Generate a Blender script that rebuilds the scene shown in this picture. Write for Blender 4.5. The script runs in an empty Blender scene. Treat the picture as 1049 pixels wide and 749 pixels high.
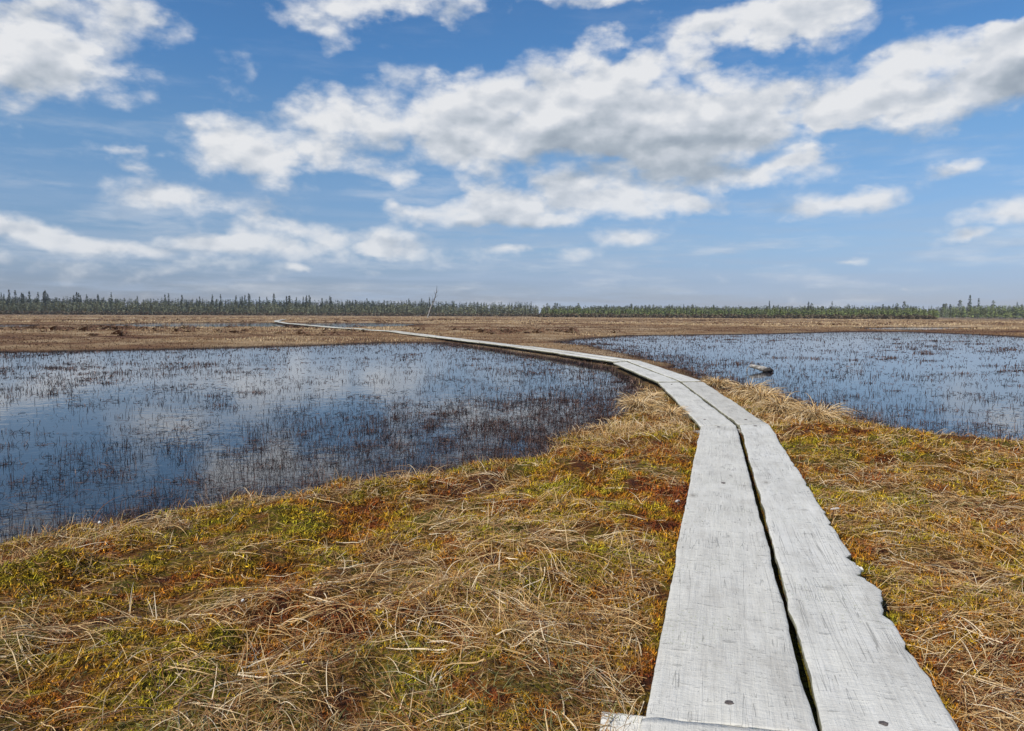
import bpy, math, random
import numpy as np
random.seed(7)
RNG = np.random.default_rng(11)
R_ = math.radians
scene = bpy.context.scene
COL = scene.collection

# ------------------------------------------------------------------ camera
FPX, H, PITCH, ROLL = 790.0, 1.3, R_(3.8), R_(0.27)
CF = np.array([0, math.cos(PITCH), -math.sin(PITCH)])
_u = np.array([0, math.sin(PITCH), math.cos(PITCH)])
_r = np.array([1.0, 0, 0])
CR = math.cos(ROLL) * _r + math.sin(ROLL) * _u
CU = -math.sin(ROLL) * _r + math.cos(ROLL) * _u

def ray(px, py):
    return CF + (px - 524.5) / FPX * CR + (374.5 - py) / FPX * CU

def at(px, py, z=0.0):
    d = ray(px, py)
    t = (z - H) / d[2]
    return (d * t)[:2]

def azel(px, py):
    d = ray(px, py); d = d / np.linalg.norm(d)
    return math.atan2(d[0], d[1]), math.asin(d[2])

from mathutils import Matrix
cam_d = bpy.data.cameras.new('camera')
cam = bpy.data.objects.new('camera', cam_d)
COL.objects.link(cam)
cam_d.sensor_width = 36.0
cam_d.lens = FPX / 1049 * 36.0
cam_d.clip_start = 0.02
cam_d.clip_end = 20000
M = Matrix(((CR[0], CU[0], -CF[0], 0), (CR[1], CU[1], -CF[1], 0), (CR[2], CU[2], -CF[2], H), (0, 0, 0, 1)))
cam.matrix_world = M
scene.camera = cam

# ------------------------------------------------------------------ numpy noise
def _hash(ix, iy, seed):
    h = (ix.astype(np.int64) * 374761393 + iy.astype(np.int64) * 668265263 + seed * 1442695041) & 0xffffffff
    h = ((h ^ (h >> 13)) * 1274126177) & 0xffffffff
    h = (h ^ (h >> 16)) & 0xffffffff
    return h / 4294967295.0

def vnoise(x, y, seed=0):
    ix, iy = np.floor(x), np.floor(y)
    fx, fy = x - ix, y - iy
    fx = fx * fx * (3 - 2 * fx); fy = fy * fy * (3 - 2 * fy)
    a = _hash(ix, iy, seed); b = _hash(ix + 1, iy, seed)
    c = _hash(ix, iy + 1, seed); d = _hash(ix + 1, iy + 1, seed)
    return (a + (b - a) * fx) * (1 - fy) + (c + (d - c) * fx) * fy

def fbm(x, y, seed=0, oct=4):
    s, a, t = 0, 0.5, 0
    for i in range(oct):
        s = s + a * vnoise(x * 2 ** i + 13.7 * i, y * 2 ** i - 7.1 * i, seed + i)
        t += a; a *= 0.5
    return s / t

def sstep(a, b, x):
    t = np.clip((x - a) / (b - a), 0, 1)
    return t * t * (3 - 2 * t)

# ------------------------------------------------------------------ shorelines
def poly(pts): return np.array([at(*p) for p in pts])
POOL_L = poly([(-500, 364), (-200, 362), (0, 361), (100, 359.5), (200, 357.5), (300, 355), (350, 353), (400, 351), (455, 351),
               (500, 354.5), (560, 361), (600, 367), (628, 376), (645, 384), (658, 394), (654, 407), (645, 423),
               (629, 438), (602, 451), (564, 461), (503, 474), (452, 483), (401, 491), (351, 499), (300, 507), (250, 513), (200, 522),
               (150, 532), (100, 543), (50, 555), (0, 566), (-200, 612), (-500, 670)])
POOL_R = poly([(572, 350.5), (600, 347), (650, 344), (700, 343.5), (780, 342.5), (850, 340.5), (890, 340), (930, 340.3), (1000, 343),
               (1049, 346), (1250, 352), (1600, 362), (1700, 500), (1300, 478), (1120, 466), (1049, 457), (1000, 452), (940, 447), (900, 440), (860, 429),
               (830, 419), (795, 411), (765, 404), (745, 398), (722, 388), (690, 374), (650, 364), (610, 357)])
FAR_A = poly([(100, 333), (160, 331.2), (230, 330.8), (300, 331.0), (380, 331.2), (430, 332.2), (410, 335.0), (340, 335.8), (250, 335.4), (150, 335.2)])
FAR_B = poly([(-200, 334), (-60, 332.6), (20, 333), (34, 333.6), (20, 335.8), (-200, 337)])
FAR_C = poly([(880, 336.4), (930, 335.4), (985, 335.6), (1000, 336.6), (950, 338.2), (900, 338.2)])
FAR_D = poly([(965, 326.9), (1000, 326.6), (1080, 326.7), (1300, 327.2), (1300, 327.9), (1040, 327.4), (990, 327.3)])
PONDS = [POOL_L, POOL_R, FAR_A, FAR_B, FAR_C, FAR_D]

def seg_dist(x, y, P, closed=True):
    n = len(P)
    best = np.full(x.shape, 1e9)
    for i in range(n if closed else n - 1):
        a = P[i]; b = P[(i + 1) % n]
        dx, dy = b - a
        t = np.clip(((x - a[0]) * dx + (y - a[1]) * dy) / (dx * dx + dy * dy + 1e-12), 0, 1)
        d = (x - a[0] - t * dx) ** 2 + (y - a[1] - t * dy) ** 2
        np.minimum(best, d, out=best)
    return np.sqrt(best)

def inside(x, y, P):
    c = np.zeros(x.shape, bool)
    n = len(P)
    for i in range(n):
        x1, y1 = P[i]; x2, y2 = P[(i + 1) % n]
        if y1 == y2: continue
        m = ((y1 > y) != (y2 > y)) & (x < (x2 - x1) * (y - y1) / (y2 - y1) + x1)
        c ^= m
    return c

def land(x, y):
    """signed distance to the nearest shore, positive on land"""
    d = np.full(x.shape, 1e9)
    r = np.hypot(x, y)
    pdc = seg_dist(x, y, CENTRE_FAR, closed=False)
    for P in PONDS:
        q = seg_dist(x, y, P)
        q = np.where(inside(x, y, P), -q, q)
        np.minimum(d, q, out=d)
    wob = (fbm(x * 1.6, y * 1.6, 3) - 0.5) * np.minimum(0.05 * r, 0.45) + (fbm(x / 4, y / 4, 5) - 0.5) * np.minimum(0.02 * r, 1.5)
    wob = wob + (fbm(x * 3.0, y * 2.2, 12, 3) - 0.5) * np.minimum(0.11 * r, 0.7) * (r < 45) * (r > 2.5)
    d = d + wob * np.clip(2.5 - np.abs(d) / (0.1 * r + .3), 0, 1)
    strip = 0.62 + 0.5 * (fbm(x * 0.8, y * 0.8, 8, 2) - 0.5) - pdc     # low marshy strip the walk rests on
    return np.where(r > 16, np.maximum(d, strip), d)

# ------------------------------------------------------------------ boardwalk layout (world)
PZ = 0.16
PTH = 0.048
def quad(*p): return [at(a, b, PZ) for a, b in p]
NEAR = [  # BL BR TR TL
    ('L1', quad((660, 734), (837, 752), (754.5, 435.5), (718, 436.5))),
    ('R1', quad((846, 755), (996, 766), (787, 434), (758, 435))),
    ('L2', quad((718, 436.2), (753.5, 435.2), (696.8, 391.6), (675, 391.9))),
    ('R2', quad((757, 434.7), (786, 433.7), (720.5, 391.3), (698.5, 391.5))),
    ('L3', quad((674, 390.9), (696, 390.6), (642, 370.6), (628.5, 371.6))),
    ('R3', quad((697.6, 390.5), (719.5, 390.2), (655.5, 369.5), (643, 369.9))),
]
_c = [at(*p, PZ) for p in [(645, 370), (632, 367.5), (580, 361), (530, 354.5), (480, 348.6), (440, 344), (400, 338.8), (345, 336), (320, 333.6), (294, 331.4), (284, 329.6), (283, 328.8), (292, 327.3)]]
CENTRE_FAR = np.array(_c)
CENTRE = np.array([at(760, 1500, PZ) * 0 + np.array([-0.35, -1.2]), at(840, 752, PZ), at(752, 435, PZ), at(697, 391.5, PZ)] + _c)

_L1 = dict(NEAR)['L1']; _R1 = dict(NEAR)['R1']
_bk = (_L1[0] - _L1[3]) / np.linalg.norm(_L1[0] - _L1[3]) * 4.2
NEARQ = [np.array(q) for _, q in NEAR] + [np.array([_L1[0] + _bk, _R1[1] + _bk, _R1[1], _L1[0]])]
def path_dist(x, y):
    """about 0.4 on a plank's rim, less on it, more beside it"""
    d = seg_dist(x, y, CENTRE_FAR, closed=False)
    for q in NEARQ:
        e = seg_dist(x, y, q)
        np.minimum(d, 0.4 + np.where(inside(x, y, q), -e, e), out=d)
    return d

def ground_z(x, y, d=None):
    if d is None: d = land(x, y)
    r = np.hypot(x, y)
    k = np.clip(r / 12, 1, 14)
    up = 0.015 + 0.08 * (1 - np.exp(-np.maximum(d, 0) / (0.55 * k)))
    hum = (fbm(x * 1.3, y * 1.3, 21, 3) - 0.45) * 0.20 + (fbm(x * 4.5, y * 4.5, 25, 3) - 0.5) * 0.11
    hum = hum * np.clip(1 - (r - 9) / 16, 0.35, 1)
    far = (fbm(x / 7, y / 7, 31, 3) - 0.42) * 0.30 * sstep(40, 90, r) * (1 - 0.7 * sstep(140, 260, r)) + (fbm(x / 2.2, y / 2.2, 35, 3) - 0.4) * 0.16 * sstep(18, 40, r)
    pd = path_dist(x, y)
    pm = sstep(0.35, 0.95, pd)
    pm_far = sstep(0.6, 4.0, pd)
    z = up + np.maximum(hum, -0.07) * pm * sstep(0, 0.9, d / k) + np.maximum(far, -0.06) * pm_far * sstep(0, 4, d)
    z = np.where(pd < 0.33, np.minimum(z, 0.03), z)
    z = np.where(pd < 0.9, np.minimum(z, 0.085 + 0.06 * sstep(0.45, 0.9, pd)), z)
    wet = -0.22 * (1 - np.exp(np.minimum(d, 0) / (0.35 * k))) + 0.018
    return np.where(d > 0, np.maximum(z, 0.02), wet)

# ------------------------------------------------------------------ materials
def new_mat(name):
    m = bpy.data.materials.new(name); m.use_nodes = True
    nt = m.node_tree
    b = nt.nodes['Principled BSDF']
    return m, nt, b

def N(nt, typ, **kw):
    n = nt.nodes.new(typ)
    ins = kw.pop('ins', {})
    for k, v in kw.items(): setattr(n, k, v)
    for k, v in ins.items():
        if isinstance(v, bpy.types.NodeSocket): nt.links.new(v, n.inputs[k])
        else: n.inputs[k].default_value = v
    return n

def math_(nt, op, a, b=None, c=None, clamp=False):
    n = nt.nodes.new('ShaderNodeMath'); n.operation = op; n.use_clamp = clamp
    for i, v in enumerate((a, b, c)):
        if v is None: continue
        if isinstance(v, bpy.types.NodeSocket): nt.links.new(v, n.inputs[i])
        else: n.inputs[i].default_value = v
    return n.outputs[0]

def ramp(nt, fac, stops, interp='LINEAR'):
    n = nt.nodes.new('ShaderNodeValToRGB')
    e = n.color_ramp.elements
    n.color_ramp.interpolation = interp
    while len(e) < len(stops): e.new(0.5)
    for i, (p, c) in enumerate(stops):
        e[i].position = p
        e[i].color = (c[0], c[1], c[2], 1) if not isinstance(c, (int, float)) else (c, c, c, 1)
    nt.links.new(fac, n.inputs[0])
    return n.outputs[0]

def mix(nt, f, a, b, mode='MIX'):
    n = nt.nodes.new('ShaderNodeMix'); n.data_type = 'RGBA'; n.blend_type = mode
    for s, v in ((n.inputs[0], f), (n.inputs[6], a), (n.inputs[7], b)):
        if isinstance(v, bpy.types.NodeSocket): nt.links.new(v, s)
        elif isinstance(v, (int, float)): s.default_value = v
        else: s.default_value = (*v, 1)
    return n.outputs[2]

def noise(nt, vec, scale, detail=3, rough=0.55, dim='3D'):
    n = nt.nodes.new('ShaderNodeTexNoise'); n.noise_dimensions = dim
    n.inputs['Scale'].default_value = scale; n.inputs['Detail'].default_value = detail; n.inputs['Roughness'].default_value = rough
    nt.links.new(vec, n.inputs['Vector'])
    return n.outputs['Fac']

def bog_colour(nt):
    """moss colour by place, shared by the ground sheet and the moss tufts"""
    pos = N(nt, 'ShaderNodeNewGeometry').outputs['Position']
    a = noise(nt, pos, 1.5, 4, 0.6)
    b = noise(nt, pos, 7.0, 4, 0.65)
    c = noise(nt, pos, 55.0, 3, 0.7)
    s = math_(nt, 'ADD', math_(nt, 'MULTIPLY', a, 0.55), math_(nt, 'MULTIPLY', b, 0.45))
    col = ramp(nt, s, [(0.37, (0.11, 0.026, 0.009)), (0.42, (0.29, 0.075, 0.014)), (0.465, (0.44, 0.185, 0.016)), (0.525, (0.46, 0.315, 0.020)),
                       (0.58, (0.34, 0.300, 0.018)), (0.66, (0.46, 0.37, 0.035))])
    dark = ramp(nt, c, [(0.38, 0.14), (0.5, 0.82), (0.60, 1.45)])
    return mix(nt, 1.0, col, dark, 'MULTIPLY'), pos

# ground
mg, nt, b = new_mat('bog_ground')
col, pos = bog_colour(nt)
sh = N(nt, 'ShaderNodeAttribute', attribute_name='shore').outputs['Fac']
rr = N(nt, 'ShaderNodeAttribute', attribute_name='dist').outputs['Fac']
n1 = noise(nt, pos, 0.35, 4, 0.6)
mp = N(nt, 'ShaderNodeMapping', ins={'Vector': pos}); mp.inputs['Scale'].default_value = (0.35, 1, 1)
n2 = noise(nt, mp.outputs[0], 0.06, 5, 0.6)
farc = ramp(nt, math_(nt, 'ADD', math_(nt, 'MULTIPLY', n1, 0.4), math_(nt, 'MULTIPLY', n2, 0.6)),
            [(0.38, (0.08, 0.035, 0.018)), (0.45, (0.16, 0.085, 0.04)), (0.52, (0.27, 0.18, 0.095)), (0.62, (0.40, 0.29, 0.18))])
col = mix(nt, 0.72, col, (0.022, 0.011, 0.006))   # moss colour darkened: painted shade for the gaps between tufts
col = mix(nt, math_(nt, 'MULTIPLY', math_(nt, 'SUBTRACT', rr, 9.0), 0.07, clamp=True), col, farc)
peat = (0.022, 0.014, 0.010)
col = mix(nt, math_(nt, 'SUBTRACT', 1.0, math_(nt, 'MULTIPLY', sh, 1.0, clamp=True)), col, peat)
nt.links.new(col, b.inputs['Base Color'])
b.inputs['Roughness'].default_value = 0.95
b.inputs['Specular IOR Level'].default_value = 0.15
bf = noise(nt, pos, 70.0, 4, 0.7)
bp = N(nt, 'ShaderNodeBump', ins={'Height': bf, 'Strength': 0.9, 'Distance': 0.02})
nt.links.new(bp.outputs[0], b.inputs['Normal'])

# moss tufts
mm, nt, b = new_mat('moss_leaf')
col, pos = bog_colour(nt)
t = N(nt, 'ShaderNodeAttribute', attribute_name='tint').outputs['Fac']
col = mix(nt, 1.0, col, ramp(nt, t, [(0, (0.35, 0.3, 0.3)), (0.5, (1.1, 1.05, 0.95)), (1, (1.75, 1.7, 1.4))]), 'MULTIPLY')
nt.links.new(col, b.inputs['Base Color'])
b.inputs['Roughness'].default_value = 0.8; b.inputs['Specular IOR Level'].default_value = 0.2

def straw_mat(name, stops, rough=0.6):
    m, nt, b = new_mat(name)
    t = N(nt, 'ShaderNodeAttribute', attribute_name='tint').outputs['Fac']
    nt.links.new(ramp(nt, t, stops), b.inputs['Base Color'])
    b.inputs['Roughness'].default_value = rough
    b.inputs['Specular IOR Level'].default_value = 0.3
    return m
m_straw = straw_mat('dry_straw', [(0.0, (0.05, 0.018, 0.008)), (0.22, (0.21, 0.080, 0.025)), (0.45, (0.39, 0.210, 0.065)), (0.72, (0.58, 0.39, 0.165)), (1.0, (0.72, 0.58, 0.39))])
m_straw_green = straw_mat('greenish_sedge', [(0.0, (0.10, 0.09, 0.03)), (0.5, (0.17, 0.17, 0.05)), (1.0, (0.30, 0.27, 0.11))])
m_stem = straw_mat('wet_stem', [(0.0, (0.016, 0.009, 0.009)), (0.4, (0.055, 0.026, 0.020)), (0.75, (0.12, 0.060, 0.042)), (1.0, (0.28, 0.19, 0.13))])
m_farg = straw_mat('far_sedge', [(0.0, (0.075, 0.030, 0.013)), (0.3, (0.18, 0.090, 0.036)), (0.6, (0.32, 0.20, 0.09)), (1.0, (0.48, 0.35, 0.20))])

# water
mw, nt, b = new_mat('pool_water')
pos = N(nt, 'ShaderNodeNewGeometry').outputs['Position']
b.inputs['Base Color'].default_value = (0.014, 0.017, 0.022, 1)
b.inputs['Roughness'].default_value = 0.03
b.inputs['IOR'].default_value = 1.34
w1 = noise(nt, pos, 3.0, 3, 0.6); w2 = noise(nt, pos, 14.0, 2, 0.5)
bp = N(nt, 'ShaderNodeBump', ins={'Height': math_(nt, 'ADD', w1, math_(nt, 'MULTIPLY', w2, 0.3)), 'Strength': 0.12, 'Distance': 0.02})
nt.links.new(bp.outputs[0], b.inputs['Normal'])

def wood_mat(name, tone=1.0, fresh=False):
    m, nt, b = new_mat(name)
    obj_ = N(nt, 'ShaderNodeTexCoord').outputs['Object']
    oi = N(nt, 'ShaderNodeObjectInfo').outputs['Random']
    off = N(nt, 'ShaderNodeCombineXYZ', ins={'X': math_(nt, 'MULTIPLY', oi, 37.0), 'Y': math_(nt, 'MULTIPLY', oi, 91.0), 'Z': oi})
    v0 = N(nt, 'ShaderNodeVectorMath', operation='ADD', ins={0: obj_, 1: off.outputs[0]}).outputs[0]
    def mapped(s):
        q = N(nt, 'ShaderNodeMapping', ins={'Vector': v0}); q.inputs['Scale'].default_value = s
        return q.outputs[0]
    g1 = noise(nt, mapped((1, 0.05, 1)), 90, 5, 0.7)      # fibre
    g2 = noise(nt, mapped((1, 0.12, 1)), 22, 4, 0.6)       # streaks
    g3 = noise(nt, v0, 2.6, 4, 0.6)                       # blotches
    g4 = noise(nt, mapped((0.35, 1.0, 1)), 34, 4, 0.75)    # cross nicks
    s = math_(nt, 'ADD', math_(nt, 'ADD', math_(nt, 'MULTIPLY', g1, 0.35), math_(nt, 'MULTIPLY', g2, 0.3)), math_(nt, 'MULTIPLY', g3, 0.35))
    base = ramp(nt, s, [(0.34, tuple(tone * x for x in (0.44, 0.42, 0.38))), (0.5, tuple(tone * x for x in (0.56, 0.54, 0.49))), (0.64, tuple(tone * x for x in (0.63, 0.61, 0.565)))])
    # narrow drying checks that run with the grain, broken up by blotches
    ck = noise(nt, mapped((1, 0.035, 1)), 38, 2, 0.5)
    ckm = math_(nt, 'LESS_THAN', math_(nt, 'ABSOLUTE', math_(nt, 'SUBTRACT', ck, 0.5)), 0.006)
    gate = math_(nt, 'GREATER_THAN', noise(nt, v0, 3.3, 3, 0.6), 0.56)
    ckm = math_(nt, 'MULTIPLY', ckm, gate)
    lc_ = noise(nt, mapped((1, 0.018, 1)), 13, 3, 0.55)
    lck = math_(nt, 'MULTIPLY', math_(nt, 'LESS_THAN', math_(nt, 'ABSOLUTE', math_(nt, 'SUBTRACT', lc_, 0.52)), 0.0022), math_(nt, 'GREATER_THAN', noise(nt, v0, 1.7, 3, 0.6), 0.52))
    ckm = math_(nt, 'MAXIMUM', ckm, lck)
    nick = math_(nt, 'MULTIPLY', math_(nt, 'GREATER_THAN', g4, 0.635), 1.0)
    spk = math_(nt, 'GREATER_THAN', noise(nt, mapped((1, 0.4, 1)), 120, 3, 0.6), 0.66)
    spk = math_(nt, 'MULTIPLY', spk, math_(nt, 'GREATER_THAN', noise(nt, v0, 5.0, 2, 0.5), 0.52))
    base = mix(nt, math_(nt, 'MULTIPLY', ckm, 0.42), base, (0.08, 0.075, 0.065))
    base = mix(nt, math_(nt, 'MULTIPLY', nick, 0.45), base, (0.2, 0.195, 0.18))
    base = mix(nt, math_(nt, 'MULTIPLY', spk, 0.55), base, (0.16, 0.155, 0.145))
    base = mix(nt, 1.0, base, ramp(nt, oi, [(0.0, (0.90, 0.885, 0.86)), (0.5, (1.0, 0.99, 0.97)), (1.0, (1.05, 1.05, 1.05))]), 'MULTIPLY')
    # damp stains, foot wear, lichen specks and a few knots
    stain = ramp(nt, noise(nt, mapped((1, 0.45, 1)), 6.5, 6, 0.7), [(0.34, (0.86, 0.845, 0.82)), (0.5, (1.0, 0.995, 0.98)), (0.66, (1.05, 1.04, 1.01))])
    base = mix(nt, 1.0, base, stain, 'MULTIPLY')
    vo = nt.nodes.new('ShaderNodeTexVoronoi'); vo.inputs['Scale'].default_value = 2.9
    nt.links.new(N(nt, 'ShaderNodeVectorMath', operation='ADD', ins={0: mapped((1, 0.55, 0.2)), 1: N(nt, 'ShaderNodeVectorMath', operation='SCALE', ins={0: N(nt, 'ShaderNodeTexNoise', ins={'Vector': v0, 'Scale': 18.0}).outputs['Color'], 'Scale': 0.02}).outputs[0]}).outputs[0], vo.inputs['Vector'])
    knot = ramp(nt, vo.outputs['Distance'], [(0.0, 0.75), (0.04, 0.5), (0.06, 0.12), (0.078, 0.38), (0.095, 0.0)])
    base = mix(nt, knot, base, (0.20, 0.175, 0.14))
    lic = math_(nt, 'MULTIPLY', math_(nt, 'GREATER_THAN', noise(nt, v0, 75, 3, 0.6), 0.63), math_(nt, 'GREATER_THAN', noise(nt, v0, 1.9, 3, 0.6), 0.58))
    base = mix(nt, math_(nt, 'MULTIPLY', lic, 0.6), base, (0.33, 0.34, 0.20))
    # sawn edge keeps greenish lichen
    nz = N(nt, 'ShaderNodeSeparateXYZ', ins={'Vector': N(nt, 'ShaderNodeTexCoord').outputs['Normal']}).outputs['Z']
    edge = math_(nt, 'LESS_THAN', nz, 0.6)
    li = ramp(nt, noise(nt, v0, 16, 4, 0.6), [(0.4, (0.10, 0.09, 0.05)), (0.52, (0.20, 0.19, 0.10)), (0.64, (0.38, 0.37, 0.26))])
    base = mix(nt, math_(nt, 'MULTIPLY', edge, 0.85), base, li)
    nt.links.new(base, b.inputs['Base Color'])
    b.inputs['Roughness'].default_value = 0.75; b.inputs['Specular IOR Level'].default_value = 0.3
    hgt = math_(nt, 'SUBTRACT', math_(nt, 'ADD', math_(nt, 'MULTIPLY', g1, 0.5), math_(nt, 'MULTIPLY', g4, 0.9)), math_(nt, 'ADD', math_(nt, 'MULTIPLY', ckm, 0.5), math_(nt, 'MULTIPLY', nick, 0.25)))
    bp = N(nt, 'ShaderNodeBump', ins={'Height': hgt, 'Strength': 0.9, 'Distance': 0.008})
    nt.links.new(bp.outputs[0], b.inputs['Normal'])
    return m
m_wood = wood_mat('weathered_wood')
m_wood_pale = wood_mat('pale_split_wood', 1.3)

def plain(name, c, rough=0.8, c2=None, scale=20):
    m, nt, b = new_mat(name)
    if c2:
        o = N(nt, 'ShaderNodeTexCoord').outputs['Object']
        nt.links.new(ramp(nt, noise(nt, o, scale, 4, 0.6), [(0.38, c), (0.62, c2)]), b.inputs['Base Color'])
    else: b.inputs['Base Color'].default_value = (*c, 1)
    b.inputs['Roughness'].default_value = rough
    return m
m_nail = plain('rusty_iron', (0.05, 0.04, 0.035), 0.6, (0.14, 0.11, 0.09), 90)
m_bark = plain('grey_bark', (0.20, 0.18, 0.16), 0.9, (0.36, 0.34, 0.31), 3)
m_darkbark = plain('dark_bark', (0.05, 0.04, 0.032), 0.9, (0.11, 0.09, 0.07), 2)
m_needle = plain('spruce_needles', (0.055, 0.078, 0.046), 0.8, (0.095, 0.12, 0.07), 0.6)
m_pine = plain('pine_needles', (0.080, 0.098, 0.045), 0.8, (0.14, 0.155, 0.07), 0.6)
m_olive = plain('young_pine_foliage', (0.14, 0.15, 0.075), 0.8, (0.22, 0.225, 0.115), 0.2)
m_rust = plain('dwarf_birch_twigs', (0.075, 0.030, 0.015), 0.9, (0.17, 0.085, 0.04), 0.3)
m_bright = plain('bright_pine_foliage', (0.12, 0.16, 0.035), 0.8, (0.20, 0.23, 0.06), 0.2)
m_scrub = plain('heath_scrub', (0.085, 0.065, 0.03), 0.9, (0.16, 0.11, 0.055), 0.2)
m_log = plain('bleached_log', (0.13, 0.115, 0.095), 0.85, (0.40, 0.37, 0.33), 14)
m_rot = plain('rotten_wood', (0.012, 0.010, 0.009), 0.9, (0.05, 0.04, 0.032), 30)
m_fluff = plain('cotton_fluff', (0.6, 0.58, 0.53), 0.95)
m_chip = plain('pale_chip', (0.30, 0.25, 0.21), 0.9, (0.58, 0.54, 0.49), 60)

# ------------------------------------------------------------------ mesh helpers
def link(name, me, mat=None, parent=None, loc=None, **tags):
    o = bpy.data.objects.new(name, me)
    COL.objects.link(o)
    if mat: me.materials.append(mat)
    if parent: o.parent = parent
    if loc is not None: o.location = loc
    for k, v in tags.items():
        if v: o[{'cat': 'category'}.get(k, k)] = v
    return o

def np_mesh(name, V, F, attrs=None, smooth=False):
    me = bpy.data.meshes.new(name)
    me.vertices.add(len(V)); me.vertices.foreach_set('co', np.ascontiguousarray(V, dtype=np.float32).ravel())
    k = F.shape[1]
    me.loops.add(F.size); me.loops.foreach_set('vertex_index', np.ascontiguousarray(F, dtype=np.int32).ravel())
    me.polygons.add(len(F)); me.polygons.foreach_set('loop_start', np.arange(0, F.size, k, dtype=np.int32))
    try: me.polygons.foreach_set('loop_total', np.full(len(F), k, dtype=np.int32))
    except Exception: pass
    for an, av in (attrs or {}).items():
        a = me.attributes.new(an, 'FLOAT', 'POINT'); a.data.foreach_set('value', np.ascontiguousarray(av, dtype=np.float32))
    me.update(calc_edges=True)
    if smooth: me.polygons.foreach_set('use_smooth', np.ones(len(F), bool))
    return me

def blades(x, y, z, head, th0, th1, L, w, S, tint, curl=0, flat=None, zmin=None, taper=0.25):
    """ribbons: grow from (x,y,z), heading head, elevation angle th0 -> th1 along length L. Returns V,F,tint"""
    n = len(x)
    P = np.zeros((n, S + 1, 3)); P[:, 0, 0] = x; P[:, 0, 1] = y; P[:, 0, 2] = z
    for k in range(1, S + 1):
        th = th0 + (th1 - th0) * (k - 0.5) / S
        hd = head + curl * (k / S)
        st = L / S
        P[:, k, 0] = P[:, k - 1, 0] + np.cos(hd) * np.cos(th) * st
        P[:, k, 1] = P[:, k - 1, 1] + np.sin(hd) * np.cos(th) * st
        P[:, k, 2] = P[:, k - 1, 2] + np.sin(th) * st
    if zmin is not None:
        g = zmin(P[:, :, 0].ravel(), P[:, :, 1].ravel()).reshape(n, S + 1)
        P[:, :, 2] = np.maximum(P[:, :, 2], g + 0.003 + RNG.random((n, 1)) * 0.02)
    roll = RNG.uniform(-0.9, 0.9, n) if flat is None else flat
    sx = -np.sin(head) * np.cos(roll); sy = np.cos(head) * np.cos(roll); sz = np.sin(roll)
    side = np.stack([sx, sy, sz], 1)[:, None, :]
    tt = np.linspace(0, 1, S + 1)
    wid = (1 - tt ** 2 * (1 - taper)) [None, :, None] * np.asarray(w).reshape(-1, 1, 1) * 0.5
    A = P - side * wid; B = P + side * wid
    V = np.stack([A, B], 2).reshape(-1, 3)
    base = (np.arange(n) * (S + 1) * 2)[:, None] + (np.arange(S) * 2)[None, :]
    F = np.stack([base, base + 1, base + 3, base + 2], -1).reshape(-1, 4)
    T = np.repeat(tint, (S + 1) * 2)
    return V, F, T

def join(parts):
    Vs, Fs, Ts, o = [], [], [], 0
    for V, F, T in parts:
        Vs.append(V); Fs.append(F + o); Ts.append(T); o += len(V)
    return np.concatenate(Vs), np.concatenate(Fs), np.concatenate(Ts)

AZ = R_(50)
def polar(n, r0, r1, az=AZ):
    r = np.exp(RNG.uniform(math.log(r0), math.log(r1), n)); a = RNG.uniform(-az, az, n)
    return r * np.sin(a), r * np.cos(a)

# fast bilinear lookup of ground height for the near field
def make_lookup(x0, x1, y0, y1, st):
    gx = np.arange(x0, x1, st); gy = np.arange(y0, y1, st)
    X, Y = np.meshgrid(gx, gy)
    D = land(X, Y); Z = ground_z(X, Y, D); P = path_dist(X, Y)
    def look(A):
        def f(x, y):
            u = np.clip((x - x0) / st, 0, len(gx) - 1.001); v = np.clip((y - y0) / st, 0, len(gy) - 1.001)
            i = u.astype(int); j = v.astype(int); fu = u - i; fv = v - j
            return (A[j, i] * (1 - fu) + A[j, i + 1] * fu) * (1 - fv) + (A[j + 1, i] * (1 - fu) + A[j + 1, i + 1] * fu) * fv
        return f
    return look(D), look(Z), look(P)
nD, nZ, nP = make_lookup(-22, 24, -1, 27, 0.04)
fD, fZ, fP = make_lookup(-330, 330, 15, 300, 0.6)

# ------------------------------------------------------------------ ground sheet
def ground():
    azs = np.concatenate([np.linspace(-math.pi, -R_(56), 60)[:-1], np.linspace(-R_(56), R_(56), 900), np.linspace(R_(56), math.pi, 60)[1:]])
    rs = np.concatenate([[0.02, 0.3, 0.6], np.exp(np.linspace(math.log(0.9), math.log(9000), 760))])
    A, Rr = np.meshgrid(azs, rs)
    X = Rr * np.sin(A); Y = Rr * np.cos(A)
    D = land(X, Y); Z = ground_z(X, Y, D)
    nr, na = X.shape
    V = np.stack([X.ravel(), Y.ravel(), Z.ravel()], 1)
    i = np.arange(nr - 1)[:, None] * na + np.arange(na - 1)[None, :]
    F = np.stack([i, i + na, i + na + 1, i + 1], -1).reshape(-1, 4)
    k = np.clip(Rr / 14, 1, 10)
    shore = np.clip((D + 0.02) / (0.30 * k), 0, 1)
    me = np_mesh('ground', V, F, {'shore': shore.ravel(), 'dist': Rr.ravel()}, smooth=True)
    link('ground', me, mg, kind='structure', label='mossy brown bog ground reaching the horizon')
ground()

xs = np.array([[-1500, -300, 0], [1500, -300, 0], [1500, 1500, 0], [-1500, 1500, 0]], float)
link('water', np_mesh('water', xs, np.array([[0, 1, 2, 3]])), mw, kind='structure', label='still dark bog water reflecting the sky')

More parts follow.
